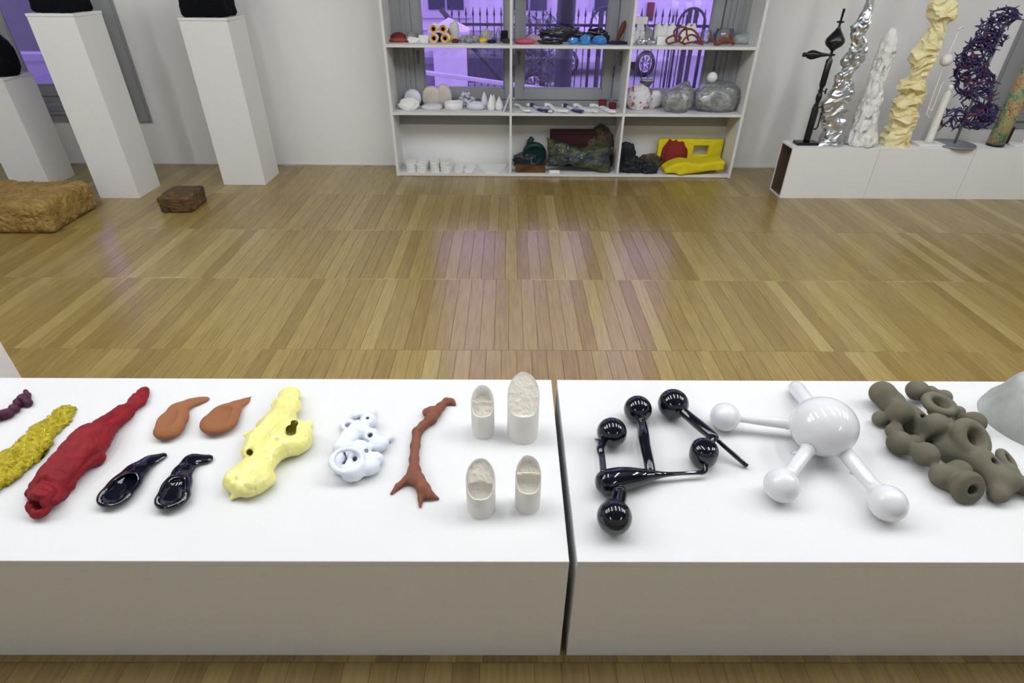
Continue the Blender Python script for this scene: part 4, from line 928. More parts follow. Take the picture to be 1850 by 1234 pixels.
# 7 painted tube
PM = bpy.data.materials.new('painted_paper'); PM.use_nodes = True; nt = PM.node_tree; b = nt.nodes['Principled BSDF']; b.inputs['Roughness'].default_value = .6
tc = nd(nt, 'ShaderNodeTexCoord'); n1 = nd(nt, 'ShaderNodeTexNoise', Scale=6., Detail=3., Distortion=1.5); nt.links.new(tc.outputs['Object'], n1.inputs['Vector'])
rp = nd(nt, 'ShaderNodeValToRGB'); e = rp.color_ramp.elements; e[0].position = .36; e[0].color = (.07, .24, .13, 1); e[1].position = .66; e[1].color = (.34, .11, .05, 1)
for p_, c_ in ((.45, (.30, .34, .17)), (.52, (.38, .25, .12)), (.58, (.42, .29, .15))): q = rp.color_ramp.elements.new(p_); q.color = (*c_, 1)
n2 = nd(nt, 'ShaderNodeTexNoise', Scale=9., Detail=2., Distortion=2.5); nt.links.new(tc.outputs['Object'], n2.inputs['Vector'])
r2 = nd(nt, 'ShaderNodeValToRGB'); e = r2.color_ramp.elements; e[0].position = .47; e[0].color = (1, 1, 1, 1); e[1].position = .53; e[1].color = (1, 1, 1, 1); q = r2.color_ramp.elements.new(.5); q.color = (.12, .10, .08, 1)
mx = nd(nt, 'ShaderNodeVectorMath', operation='MULTIPLY'); nt.links.new(n1.outputs['Fac'], rp.inputs[0]); nt.links.new(n2.outputs['Fac'], r2.inputs[0]); nt.links.new(rp.outputs[0], mx.inputs[0]); nt.links.new(r2.outputs[0], mx.inputs[1]); nt.links.new(mx.outputs[0], b.inputs['Base Color'])
bx = col_base(RF, 655, 1146); t = thing('painted_tube', 'standing paper tube painted in green, orange and red with a black foot ring', 'sculpture', bx)
_, z = col_xz(RF, 926, 430); r = 60*mpp((bx[0], YC, RZ))/4.41
ob('foot_ring', MB().lathe([(r*1.02, 0), (r*1.02, .02), (r, .021)], 28).local('foot_ring', MATTEBLACK, True), parent=t)
ob('tube_body', MB().lathe([(r, .02), (r*1.04, .25), (r*1.0, .5), (r*.97, z-RZ+.02), (r*.86, z-RZ+.02), (r*.85, z-RZ-.2)], 32).local('tube_body', PM, True), parent=t)
ob('dark_flap', MB().box(r*.55, r*.98, -r*.85, -r*.55, .03, .17, .004).local('dark_flap', MATTEBLACK), parent=t)
# 8 white piece at the right edge
bx = col_base(RF, 890, 1152); t = thing('white_glass_figure', 'white glass stem piece with a hook on a square foot, at the right picture edge', 'sculpture', bx)
ob('foot_plate', MB().box(-.13, .13, -.075, .075, 0, .022, .003).local('foot_plate', OFFWHITE), parent=t)
ob('stem', MB().lathe([(.022, .022), (.014, .04), (.016, .08), (.026, .10), (.03, .13), (.024, .16), (.014, .18), (.018, .20), (.05, .24), (.06, .34), (.05, .5), (.02, .62)], 20).local('stem', OFFWHITE, True), parent=t)
ob('hook', MB().tube([(-.015, 0, .21), (-.045, 0, .215), (-.055, 0, .235), (-.052, 0, .275)], .007, 8).local('hook', OFFWHITE, True), parent=t)

# ============================================================ THINGS ON THE SHELVES
def slot(K, x0, x1, yt, yb, lev, dk=.8, dmax=.22, back=0.):
    """pixel box on a shelf level -> centre x, y, z of base, width, depth, height"""
    z0 = FLOORZ[lev]; p = onz(*K((x0+x1)/2, yb), z0); y = min(max(p[1]+back, 5.575), 5.84)
    for _ in range(3):
        a = ony(*K(x0, (yt+yb)/2), y); b = ony(*K(x1, (yt+yb)/2), y); w = b[0]-a[0]; d = min(w*dk, dmax, 5.87-p[1]-back if p[1] < 5.8 else .08); d = max(d, min(.05, w*dk))
        yc = min(max(p[1]+back, 5.565)+d/2, 5.872-d/2); y = yc
    h = ony(*K((x0+x1)/2, yt), yc)[2]-z0
    return np.array([(a[0]+b[0])/2, yc, z0]), w, d, max(h, .008)
def rock(name, K, box, lev, m, label, cat='sculpture', amp=.12, sub=4, seed=1, dk=.8, s=3., ridge=False, group=None, back=0., p=1., dmax=.22, kind=None, smooth=True, flat=.30):
    c, w, d, h = slot(K, *box, lev, dk, dmax, back)
    v, f = ICO[sub]; v = np.sign(v)*np.abs(v)**p; n = fbm(v+seed*7.3, s*.5, 3, seed, ridge); v = v*(1+amp*n[:, None]*2)
    z = v[:, 2].copy(); z = (z+1-flat)/(2-flat); z = np.maximum(z, 0); q = np.stack([v[:, 0]*w/2, np.clip(v[:, 1]*d/2, -d/2, d/2), z*h], -1)
    return ob(name, mesh(name, q, f, m, smooth), tuple(c), label=label, cat=cat, group=group, kind=kind)
def pmat(name, c, r=.5, **k): return mat(name, c, r, **k)
DRED = pmat('dark_red', (.12, .008, .010), .6, bump=.3, scale=60); ORED = pmat('orange_red', (.30, .045, .018), .6, bump=.3, scale=60)
CHALK = pmat('chalk_white', (.80, .80, .79), .8, bump=.2, scale=60); GREYC = pmat('grey_lump', (.33, .33, .33), .8, bump=.5, scale=60, col2=(.2, .2, .22), cscale=20)
BEIGE = pmat('warm_beige', (.48, .42, .36), .35, col2=(.56, .52, .48), cscale=6, coat=.2); MILKY = pmat('milky_resin', (.66, .66, .72), .3, sss=.2, coat=.3)
CRYST = pmat('pale_crystal', (.50, .50, .60), .2, coat=.4, col2=(.66, .66, .72), cscale=25)
PINK = pmat('pink_felt', (.55, .10, .16), .8, bump=.4, scale=120); SAND = pmat('sand_felt', (.42, .36, .34), .8, bump=.3, scale=90)
BLKSH = pmat('shiny_black_plastic', (.006, .006, .012), .22, bump=.5, scale=40, coat=.5); BLUE = pmat('blue_foil', (.03, .20, .52), .3, bump=.4, scale=60, coat=.4)
NAVY = pmat('navy_felt', (.006, .008, .04), .7, bump=.2, scale=90); RUST = pmat('rust_clay', (.16, .04, .018), .7, bump=.2, scale=80)
YEL = pmat('bright_yellow_foam', (.68, .56, .008), .75, bump=.6, scale=70); OIL = pmat('oily_green_blue', (.004, .013, .022), .4, bump=1., scale=36, dist=.02, col2=(.075, .085, .012), cscale=11, hard=(.45, .66), coat=.3)
TEAL = pmat('dark_teal', (.004, .035, .035), .4, bump=.3, scale=40); MAROON = pmat('maroon_slab', (.035, .004, .008), .5, bump=.4, scale=30)
BRNR = pmat('brown_crust', (.04, .028, .018), .8, bump=1., scale=40, dist=.03, col2=(.11, .085, .05), cscale=16); JET = pmat('blue_black_crust', (.006, .010, .016), .6, bump=.8, scale=50)
BAGM = sheet_mat('clear_bag', (.93, .95, .96), gloss=.06, rough=.12, fog=.18, fogcol=(.92, .94, .95)); BAGW = pmat('white_bag', (.72, .72, .76), .4, bump=.4, scale=30, col2=(.55, .05, .07), cscale=22, hard=(.60, .64))
INNER = pmat('bag_contents', (.07, .08, .09), .6, bump=.6, scale=30, col2=(.66, .66, .60), cscale=9, hard=(.40, .55)); CLR = sheet_mat('clear_glass', (.9, .92, .95), gloss=.08, rough=.03, fog=.10)
AMBER = pmat('amber_wax', (.62, .28, .02), .5); YCUP = pmat('yellow_cup', (.75, .50, .02), .4); NAVYGL = pmat('white_navy_glaze', (.70, .71, .75), .3, col2=(.01, .015, .09), cscale=9, hard=(.50, .53), coat=.4)
BRSLAB = pmat('amber_brown', (.05, .018, .006), .35, col2=(.13, .055, .015), cscale=14, coat=.4)

# ---- top shelf, left cell
rock('dark_red_lump', S1, (95, 200, 218, 262), 2, DRED, 'dark maroon cap-like lump at the left end of the top shelf, on an orange-red one', amp=.05, seed=3, back=.06)
rock('orange_red_lump', S1, (88, 215, 252, 288), 2, ORED, 'flat orange-red lump at the left end of the top shelf', amp=.06, seed=4, dk=.5)
rock('dark_wire_pad', S1, (195, 290, 222, 262), 2, GREYC, 'dark grey woven pad behind the white scraps on the top shelf', amp=.25, seed=5, back=.12)
rock('white_scrap', S1, (212, 290, 250, 290), 2, CHALK, 'crumpled bright white scrap left of the white dish on the top shelf', amp=.25, seed=6, p=.8, dk=.6, smooth=False, sub=3)
c, w, d, h = slot(S1, 288, 360, 238, 288, 2, .7)
ob('white_dish', MB().add([(-w*.36, -d*.4, 0), (w*.36, -d*.4, 0), (w*.36, d*.4, 0), (-w*.36, d*.4, 0), (-w*.5, -d*.5, h), (w*.5, -d*.5, h), (w*.5, d*.5, h), (-w*.5, d*.5, h), (-w*.42, -d*.42, h), (w*.42, -d*.42, h), (w*.42, d*.42, h), (-w*.42, d*.42, h), (-w*.3, -d*.3, h*.3), (w*.3, -d*.3, h*.3), (w*.3, d*.3, h*.3), (-w*.3, d*.3, h*.3)],
    [(3, 2, 1, 0), (0, 1, 5, 4), (1, 2, 6, 5), (2, 3, 7, 6), (3, 0, 4, 7), (4, 5, 9, 8), (5, 6, 10, 9), (6, 7, 11, 10), (7, 4, 8, 11), (8, 9, 13, 12), (9, 10, 14, 13), (10, 11, 15, 14), (11, 8, 12, 15), (12, 13, 14, 15)]).local('white_dish', CHALK), tuple(c), label='small square white flared dish on the top shelf', cat='dish')
for k, (x, y, r, lab) in enumerate([(383, 200, 37, 'lower left white tube with amber wax inside, in the stack of four'), (459, 200, 37, 'lower right white tube with amber wax inside, mostly hidden in the stack'), (380, 136, 35, 'upper left white tube with amber wax inside, in the stack of four'), (445, 136, 37, 'upper right white tube with amber wax inside, in the stack of four')]):
    Y = 5.68; q = ony(*S1(x, y), Y); rr_ = .0365; row = k//2; zc = SZ[1]+rr_+(0 if row == 0 else 2*rr_)
    o = thing('wax_tube', lab, 'sculpture', (q[0] if row else (-1+0)*0+q[0], Y, zc), group='stack of white tubes with amber wax on the top shelf')
    m = MB(); n = 24; v = []; f = []
    for rad, yy in ((rr_*.98, .16), (rr_*.98, 0), (rr_*.90, -.002), (rr_*.86, .004)): v += [(rad*math.cos(2*PI*i/n), yy, rad*math.sin(2*PI*i/n)) for i in range(n)]
    for j in range(3): f += [(j*n+i, j*n+(i+1) % n, (j+1)*n+(i+1) % n, (j+1)*n+i) for i in range(n)]
    f.append(tuple(range(n))); ob('shell', mesh('shell', v, f, CHALK), parent=o)
    v = []; f = []
    for rad, yy in ((rr_*.86, .004), (rr_*.45, .012)): v += [(rad*math.cos(2*PI*i/n), yy, rad*math.sin(2*PI*i/n)) for i in range(n)]
    f = [(i, n+i, n+(i+1) % n, (i+1) % n) for i in range(n)]; ob('wax', mesh('wax', v, f, AMBER), parent=o)
    v = [(rad*math.cos(2*PI*i/n), yy, rad*math.sin(2*PI*i/n)) for rad, yy in ((rr_*.45, .012), (rr_*.3, .06)) for i in range(n)]; f = [(i, n+i, n+(i+1) % n, (i+1) % n) for i in range(n)]+[tuple(range(n, 2*n))]
    ob('core', mesh('core', v, f, DRED), parent=o)
rock('white_faceted_tower', S1, (492, 560, 130, 285), 2, pmat('facet_grey', (.55, .56, .56), .6), 'tall pale grey faceted stack standing right of the wax tubes', amp=.18, sub=2, seed=9, dk=.9, smooth=False, back=.06, p=.75, s=4)
rock('white_paper_twist', S1, (430, 478, 165, 262), 2, CHALK, 'upright folded white paper-like piece in front of the wax tubes', amp=.2, sub=2, seed=2, smooth=False, dk=.5, dmax=.05)
c, w, d, h = slot(S1, 375, 438, 220, 273, 2, .7)
ob('dark_red_cube', MB().box(-w/2, w/2, -.03, .03, 0, h, .006).local('dark_red_cube', DRED), tuple(c+[0, -.02, 0]), (0, 0, .12), label='small dark red cube in front of the wax tubes', cat='sculpture')
c, w, d, h = slot(S1, 465, 516, 186, 279, 2, .9); t = thing('yellow_cup', 'small yellow cup holding an orange cone', 'cup', tuple(c))
ob('cup_body', MB().lathe([(w*.40, 0), (w*.5, h*.1), (w*.48, h*.45), (w*.42, h*.46)], 20).local('cup_body', YCUP, True), parent=t); ob('cone', MB().lathe([(w*.40, h*.45), (w*.3, h*.62), (w*.12, h*.8), (w*.02, h*1.)], 16).local('cone', ORED, True), parent=t)
rock('dark_red_scrap', S1, (505, 560, 262, 292), 2, DRED, 'small dark red scrap right of the yellow cup', amp=.2, seed=11, sub=3)
for k, (bx_, lab) in enumerate([((558, 618, 238, 288), 'leftmost grey knobbly lump on the top shelf'), ((606, 650, 250, 293), 'middle grey knobbly lump on the top shelf, nearest the edge'), ((640, 700, 240, 290), 'rightmost grey knobbly lump on the top shelf, beside the yellow one'), ((585, 690, 230, 262), 'long grey knobbly lump behind the other grey lumps')]):
    rock('grey_lump', S1, bx_, 2, GREYC, lab, amp=.22, seed=20+k, s=5, back=.1 if k == 3 else 0, group='grey lumps on the top shelf')
rock('grey_polyhedron', S1, (694, 790, 188, 268), 2, pmat('polyhedron_grey', (.42, .42, .42), .5), 'grey faceted polyhedron standing on the top shelf', amp=.02, sub=1, seed=3, dk=.9, smooth=False, back=.05, flat=.2)
rock('yellow_lump', S1, (688, 750, 256, 290), 2, YCUP, 'small bright yellow lump in front of the grey polyhedron', amp=.18, seed=31)
rock('blue_scrap', S1, (752, 806, 268, 294), 2, NAVY, 'small dark blue scrap between yellow lump and glass bottle', amp=.25, seed=32, sub=3)
c, w, d, h = slot(S1, 803, 842, 184, 292, 2, .9)
ob('glass_bottle', MB().lathe([(w*.42, 0), (w*.46, .004), (w*.46, h*.55), (w*.2, h*.75), (w*.2, h*.95), (w*.26, h), (w*.2, h)], 20).local('glass_bottle', CLR, True), tuple(c), label='small clear glass bottle at the right end of the left top shelf', cat='bottle')
rock('brown_scrap', S1, (850, 905, 258, 294), 2, BRNR, 'small brown crust at the right end of the left top shelf', amp=.2, seed=33, sub=3, p=.8)
c, w, d, h = slot(S1, 843, 888, 222, 262, 2, .9, back=.10)
ob('black_block', MB().box(-w/2, w/2, -w*.4, w*.4, 0, h+.02, .004).local('black_block', MATTEBLACK), tuple(c), label='small black block behind the brown crust on the top shelf', cat='sculpture')
# ---- top shelf, middle cell
rock('sand_lump', S2, (150, 252, 236, 278), 2, SAND, 'pale sand-coloured low mound behind the pink mound', amp=.04, seed=41, back=.09)
rock('pink_mound', S2, (68, 217, 256, 302), 2, PINK, 'pink pointed low mound at the left of the middle top shelf', amp=.05, seed=42, dk=.7, p=1.15)
rock('black_plastic_heap', S2, (270, 528, 182, 288), 2, BLKSH, 'large shiny black crumpled plastic heap on the middle top shelf', amp=.26, seed=43, s=6, back=.07, sub=5, dk=.6)
rock('black_plastic_heap', S2, (548, 702, 198, 282), 2, BLKSH, 'smaller shiny black crumpled heap behind the blue foils', amp=.30, seed=44, s=6, back=.09, sub=4)
rock('dark_plastic_pad', S2, (232, 402, 252, 303), 2, BLKSH, 'flat blackish green crumpled pad in front of the large black heap', amp=.14, seed=45, s=6, dk=.55)
for k, (bx_, lab) in enumerate([((434, 505, 254, 303), 'leftmost of three crumpled blue foils'), ((514, 588, 236, 305), 'middle of three crumpled blue foils'), ((600, 694, 240, 305), 'rightmost of three crumpled blue foils')]):
    rock('blue_foil', S2, bx_, 2, BLUE, lab, amp=.24, seed=50+k, s=6, smooth=False, sub=3, dk=.8, group='crumpled blue foils on the middle top shelf')
rock('navy_pad', S2, (696, 832, 274, 304), 2, NAVY, 'flat dark navy pad at the right of the middle top shelf', amp=.10, seed=55, dk=.7)
c, w, d, h = slot(S2, 762, 832, 138, 274, 2, .3, back=.08)
L_ = [(-.03, 0, .0), (-.022, 0, h*.25), (0, 0, h*.55), (.015, 0, h*.85), (.022, 0, h)]
ob('rust_leaf', MB().tube(L_, [.009, .018, .026, .022, .004], 12).local('rust_leaf', RUST, True), tuple(c), label='rust brown leaf-shaped piece leaning upright at the divider', cat='sculpture')
# ---- top shelf, right cell
c, w, d, h = slot(S3, 132, 215, 112, 270, 2, .7, back=.1); t = thing('white_block_stack', 'pile of small white blocks with an overhanging top block, left of the right top shelf', 'sculpture', tuple(c))
for (a, b, z0, z1, y) in ((-.5, -.05, 0, .25, 0), (.0, .45, 0, .22, .1), (-.45, .0, .25, .48, .05), (.0, .4, .22, .45, 0), (-.3, .25, .48, .72, 0), (-.5, .5, .72, 1., 0)):
    ob('block', MB().box(a*w, b*w, -d*.35+y*d, d*.35+y*d, z0*h, z1*h, .002).local('block', CHALK), parent=t)
c, w, d, h = slot(S3, 205, 255, 165, 270, 2, .8, back=.09)
ob('white_wedge', MB().add([(-w/2, -.03, 0), (w/2, -.03, 0), (w/2, .03, 0), (-w/2, .03, 0), (-w/2, -.03, h), (w/2, -.03, h*.7), (w/2, .03, h*.7), (-w/2, .03, h)], [(3, 2, 1, 0), (4, 5, 6, 7), (0, 1, 5, 4), (1, 2, 6, 5), (2, 3, 7, 6), (3, 0, 4, 7)]).local('white_wedge', GREYC), tuple(c), label='grey-white slanted wedge block beside the white block pile', cat='sculpture')
rock('silver_crumple', S3, (145, 212, 264, 304), 2, SILVER, 'crumpled silver foil at the front left of the right top shelf', amp=.25, seed=61, s=6, smooth=False, sub=3)
rock('silver_crumple', S3, (205, 277, 258, 304), 2, SILVER, 'second crumpled silver foil, nearer the white box', amp=.25, seed=62, s=6, smooth=False, sub=3)
def corrug(bx_, n, lab, lift, back):
    c, w, d, h = slot(S3, *bx_, 2, .25, .05, back); m = MB(); N = 8*n+1; v = []; f = []
    for s_ in (-.016, .016):
        for i in range(N):
            x = -w/2+w*i/(N-1); ph = math.cos(2*PI*n*i/(N-1)); v += [(x, s_+.006*ph, 0), (x, s_+.006*ph, h*(.90+.10*-ph))]
    for i in range(N-1): f += [(2*i, 2*i+2, 2*i+3, 2*i+1), (2*N+2*i, 2*N+2*i+1, 2*N+2*i+3, 2*N+2*i+2), (2*i+1, 2*i+3, 2*N+2*i+3, 2*N+2*i+1)]
    f += [(0, 1, 2*N+1, 2*N), (2*N-2, 4*N-2, 4*N-1, 2*N-1)]
    return ob('wavy_white_slab', mesh('wavy_white_slab', v, f, CHALK), tuple(c+[0, 0, lift]), label=lab, cat='sculpture')
c, w, d, h = slot(S3, 285, 350, 245, 304, 2, .9); ob('white_box', MB().box(-w/2, w/2, -.025, .05, 0, h, .002).local('white_box', CHALK), tuple(c), label='small white box in front, carrying the wavy white slab', cat='box')
corrug((272, 415, 150, 245), 3, 'white slab with a wavy top edge standing on the small white box', 0, .0)
corrug((440, 546, 154, 300), 3, 'white slab with a wavy top edge behind the red noodle loops', 0, .12)
# noodle loops
def loops(name, K, strands, r, m, label, z0, Y=5.66):
    org = None; V_ = []
    for st in strands:
        pts = []
        for (x, y, dy) in st: q = ony(*K(x, y), Y+dy); q[2] = max(q[2], z0+r); pts.append(q)
        V_.append(pts)
    c = (np.mean([p[0] for s_ in V_ for p in s_]), Y, z0); t = thing(name, label, 'sculpture', c)
    for pts in V_:
        P = []
        n = len(pts)
        for i in range(n-1):
            p0, p1, p2, p3 = pts[max(i-1, 0)], pts[i], pts[i+1], pts[min(i+2, n-1)]
            for j in range(4): u = j/4; P.append(.5*((2*p1)+(-p0+p2)*u+(2*p0-5*p1+4*p2-p3)*u*u+(-p0+3*p1-3*p2+p3)*u**3))
        P.append(pts[-1]); ob('strand', MB().tube([q-np.array(c) for q in P], r, 9).local('strand', m, True), parent=t)
    return t
loops('red_noodle_loops', S3, [[(355, 290, 0), (352, 265, .0), (400, 240, .02), (450, 255, .02), (420, 280, -.02), (360, 297, -.03)], [(490, 190, 0), (450, 182, 0), (408, 205, .02), (405, 240, .02), (430, 275, 0), (480, 300, -.03)],
    [(440, 275, .03), (440, 235, .03), (470, 200, .04), (520, 198, .04), (560, 230, .02), (595, 295, -.02)], [(460, 290, -.02), (480, 255, -.03), (520, 235, -.02), (555, 250, 0), (570, 290, 0)], [(470, 298, -.04), (520, 285, -.04), (570, 292, -.04), (598, 300, -.04)], [(490, 190, .01), (488, 230, .0), (500, 275, 0)]], .0085, RUST, 'looping tangle of rust red clay noodles on the right top shelf', SZ[1])
c, w, d, h = slot(S3, 582, 650, 205, 290, 2, .8, back=.05); ob('clear_jar', MB().lathe([(w*.4, 0), (w*.5, h*.15), (w*.5, h*.8), (w*.42, h), (w*.38, h)], 20).local('clear_jar', CLR, True), tuple(c), label='clear glass jar between the red noodles and the red branch', cat='jar')
c, w, d, h = slot(S3, 672, 802, 194, 285, 2, .5, back=.10); ob('clear_glass_dish', MB().lathe([(w*.3, 0), (w*.42, h*.1), (w*.5, h*.55), (w*.46, h), (w*.43, h)], 24).local('clear_glass_dish', CLR, True), tuple(c), label='wide clear glass vessel behind the red branch', cat='bowl')
loops('red_branch_form', S3, [[(646, 235, .0), (655, 265, 0), (680, 290, -.01), (700, 300, -.02)], [(778, 225, .0), (785, 260, 0), (800, 300, -.02)]], .009, RUST, 'rust red forked clay branch at the right of the right top shelf', SZ[1])
c, w, d, h = slot(S3, 676, 810, 262, 312, 2, .3)
ob('red_tube_form', MB().tube([(-w/2, -.01, .018), (-w*.3, 0, .022), (0, .01, h*.8), (w*.35, 0, h*.7), (w/2, -.01, .012)], [.014, .019, .021, .018, .011], 14).local('red_tube_form', RUST, True), tuple(c), label='thick rust red clay tube lying in front of the clear vessel', cat='sculpture')
rock('clear_resin_lump', S3, (802, 932, 225, 304), 2, pmat('greyish_resin', (.30, .33, .34), .2, coat=.5, col2=(.45, .48, .46), cscale=14), 'greyish translucent lump at the right end of the top shelf', amp=.16, seed=71, back=.03)
# ---- middle shelf, left cell
rock('frosted_balloon', S1, (186, 302, 600, 700), 1, MILKY, 'round frosted balloon form at the left of the left middle shelf', amp=.03, seed=81, back=.10, flat=.1)
rock('white_rock', S1, (148, 292, 658, 748), 1, CHALK, 'angular white plaster rock in front of the frosted balloon', amp=.16, seed=82, sub=3, smooth=False, dk=.7)
rock('beige_double_lobe', S1, (304, 450, 578, 702), 1, BEIGE, 'left lobe of a large beige smooth form on the left middle shelf', amp=.06, seed=83, back=.09, flat=.2)
rock('beige_double_lobe', S1, (400, 510, 566, 704), 1, BEIGE, 'right, taller lobe of the large beige smooth form', amp=.05, seed=84, back=.07, flat=.2)
rock('milky_slab', S1, (310, 448, 702, 744), 1, MILKY, 'flat milky slab in front of the beige form', amp=.06, seed=85, dk=.7, p=.7)
c, w, d, h = slot(S1, 460, 582, 682, 750, 1, 1.); ob('white_ring', MB().lathe([(w*.5, 0), (w*.5, h*.85), (w*.47, h*.9), (w*.40, h*.88), (w*.38, h*.3)], 32).local('white_ring', CHALK, True), tuple(c), label='short bright white ring-shaped dish on the left middle shelf', cat='dish')
t = None; c, w, d, h = slot(S1, 528, 684, 612, 712, 1, .8, back=.07); rr = random.Random(6); t = thing('crystal_cluster', 'cluster of pale violet-white pebble crystals on the left middle shelf', 'sculpture', tuple(c))
pb = mesh('pebble', ICO[2][0]*[.020, .016, .013], ICO[2][1], CRYST)
for k in range(44):
    a = rr.uniform(0, 2*PI); q = math.sqrt(rr.random()); z = rr.uniform(.012, h*(1-.75*q*q)); o = ob('pebble', pb, (q*math.cos(a)*w*.42, q*math.sin(a)*d*.42, z), (rr.uniform(-.6, .6), rr.uniform(-.6, .6), rr.uniform(0, 3)), parent=t)
rock('milky_disc', S1, (606, 736, 684, 748), 1, MILKY, 'oval milky white disc in front of the crystal cluster', amp=.05, seed=87, dk=.7)
for k, (bx_, bk_, lab) in enumerate([((706, 752, 618, 712), .06, 'leftmost white teardrop cone, set back'), ((748, 800, 636, 752), 0, 'second white teardrop cone from the left, near the edge'), ((772, 812, 636, 712), .09, 'hindmost white teardrop cone, between two others'), ((800, 858, 652, 750), 0, 'rightmost white teardrop cone, near the edge')]):
    c, w, d, h = slot(S1, *bx_, 1, 1., back=bk_)
    ob('white_cone', MB().lathe([(w*.34, 0), (w*.46, h*.14), (w*.5, h*.3), (w*.42, h*.52), (w*.26, h*.74), (w*.1, h*.92), (w*.01, h)], 20).local('white_cone', CHALK, True), tuple(c), label=lab, cat='sculpture', group='white teardrop cones on the left middle shelf')
c, w, d, h = slot(S1, 860, 906, 612, 752, 1, .3)
ob('leaning_glass_slab', MB().add([(-.05, -.03, 0), (-.035, -.03, 0), (-.035, .03, 0), (-.05, .03, 0), (.018, -.02, h), (.030, -.02, h*.95), (.030, .03, h*.95), (.018, .03, h)], [(3, 2, 1, 0), (4, 5, 6, 7), (0, 1, 5, 4), (1, 2, 6, 5), (2, 3, 7, 6), (3, 0, 4, 7)]).local('leaning_glass_slab', MILKY), tuple(c+[.01, 0, 0]), label='pale slab leaning on the divider right of the cones', cat='sculpture')
# ---- middle shelf, middle cell: wavy bone pieces
def wavy(K, pts, w0, m, label, zl=SZ[0]):
    P = [onz(*K(x, y), zl+.012) for x, y in pts]; P = [np.array([p[0], min(max(p[1], 5.56), 5.85), p[2]]) for p in P]; Q = []
    n = len(P)
    for i in range(n-1):
        p0, p1, p2, p3 = P[max(i-1, 0)], P[i], P[i+1], P[min(i+2, n-1)]
        for j in range(6): u = j/6; Q.append(.5*((2*p1)+(-p0+p2)*u+(2*p0-5*p1+4*p2-p3)*u*u+(-p0+3*p1-3*p2+p3)*u**3))
    Q.append(P[-1]); N = len(Q); R_ = [w0*(.75+.45*abs(math.cos(PI*1.5*i/(N-1)))) if 0 < i < N-1 else w0*.5 for i in range(N)]
    m_ = MB().tube(Q, R_, 12); v = np.array(m_.v); v[:, 2] = zl+np.maximum((v[:, 2]-zl-.012)*.6+.012+.006*np.sin(np.linspace(0, 9, len(v))), 0)
    return worldmesh('wavy_bone', v, m_.f, m, label, 'sculpture', 'wavy bone-like pieces on the centre shelf')
wavy(S2, [(70, 712), (110, 718), (140, 745), (180, 765)], .022, CHALK, 'leftmost plain white wavy piece of the row on the centre shelf')
wavy(S2, [(145, 690), (200, 712), (240, 735), (290, 750), (335, 765)], .026, NAVYGL, 'white and navy splashed wavy piece, left one of two')
wavy(S2, [(270, 692), (310, 710), (350, 738), (400, 752), (440, 770)], .026, CHALK, 'plain white wavy piece between the two navy splashed ones')
wavy(S2, [(390, 705), (430, 718), (470, 738), (520, 755), (550, 780)], .026, NAVYGL, 'white and navy splashed wavy piece, right one of two')
wavy(S2, [(460, 690), (500, 708), (550, 738), (600, 750), (640, 780)], .026, CHALK, 'plain white wavy piece right of the navy splashed pair')
wavy(S2, [(570, 700), (620, 712), (670, 722), (720, 755), (770, 778)], .026, CHALK, 'rightmost plain white wavy piece, reaching under the dark red boxes')
for bx_, lab in (((642, 694, 666, 712), 'small dark red crusted box, left one of two behind the wavy pieces'), ((712, 758, 686, 738), 'small dark red crusted box, right one of two behind the wavy pieces')):
    c, w, d, h = slot(S2, *bx_, 1, .8); ob('dark_red_box', MB().box(-w/2, w/2, -.025, .025, 0, h*.9, .006).local('dark_red_box', DRED), tuple(c), label=lab, cat='box', group='two small dark red boxes on the centre shelf')
# ---- middle shelf, right cell: bags
def bag(K, box, label, seed, mat_, inner=True, neck=None):
    c, w, d, h = slot(K, *box, 1, .8, .24); t = thing('plastic_bag', label, 'bag', tuple(c)); v, f = ICO[5]
    n = fbm(v+seed, 1.6, 3, seed)*.5; q = v*(1+.22*n[:, None]+.10*fbm(v+seed, 5, 2, seed, True)[:, None]); z = np.maximum((q[:, 2]+.8)/1.8, 0)
    V_ = np.stack([q[:, 0]*w/2, np.clip(q[:, 1]*d/2, -d/2, d/2), z*h], -1)
    if neck is not None:
        k = np.clip((V_[:, 2]/h-.55)/.45, 0, 1)**1.3; V_[:, 0] = V_[:, 0]*(1-.55*k)+neck*w*k; V_[:, 1] *= 1-.5*k
    ob('film', mesh('film', V_, f, mat_), parent=t)
    if inner: v2, f2 = ICO[4]; n2 = fbm(v2+seed*3, 2.2, 3, seed+2); q2 = v2*(.66+.22*n2[:, None]); ob('contents', mesh('contents', np.stack([q2[:, 0]*w/2, q2[:, 1]*d/2, np.maximum((q2[:, 2]+.7)/1.8, .01)*h*.85], -1), f2, INNER), parent=t)
    return t, c, w, d, h
bag(S3, (85, 240, 570, 748), 'white carrier bag with red print lying at the left of the right middle shelf', 3, BAGW, False)
rock('red_white_bundle', S3, (222, 322, 608, 730), 1, BAGW, 'white and red bundle behind the printed white bag', cat='bag', amp=.15, seed=92, back=.02)
bag(S3, (325, 528, 552, 770), 'clear knotted plastic bag with dark things inside, middle of the right shelf', 5, BAGM, True, .22)
_, c, w, d, h = bag(S3, (538, 842, 552, 768), 'largest clear plastic bag full of crumpled stuff, right of the right shelf', 9, BAGM, True)
q = ony(*S3(661, 523), c[1]); ob('white_ball', mesh('white_ball', ICO[4][0]*.0455, ICO[4][1], CHALK), (q[0], c[1], q[2]), label='white ball resting on top of the largest plastic bag', cat='ball')
c, w, d, h = slot(S3, 162, 264, 515, 600, 1, 1., back=.06); q = ony(*S3(213, 600), c[1])
MBf = MB(); n = 20
MBf.tube([(w*.48*math.cos(2*PI*k/n), w*.48*math.sin(2*PI*k/n), .09) for k in range(n+1)], .0022, 6, False).tube([(.0, 0, 0), (.01, 0, .07)], .002, 6)
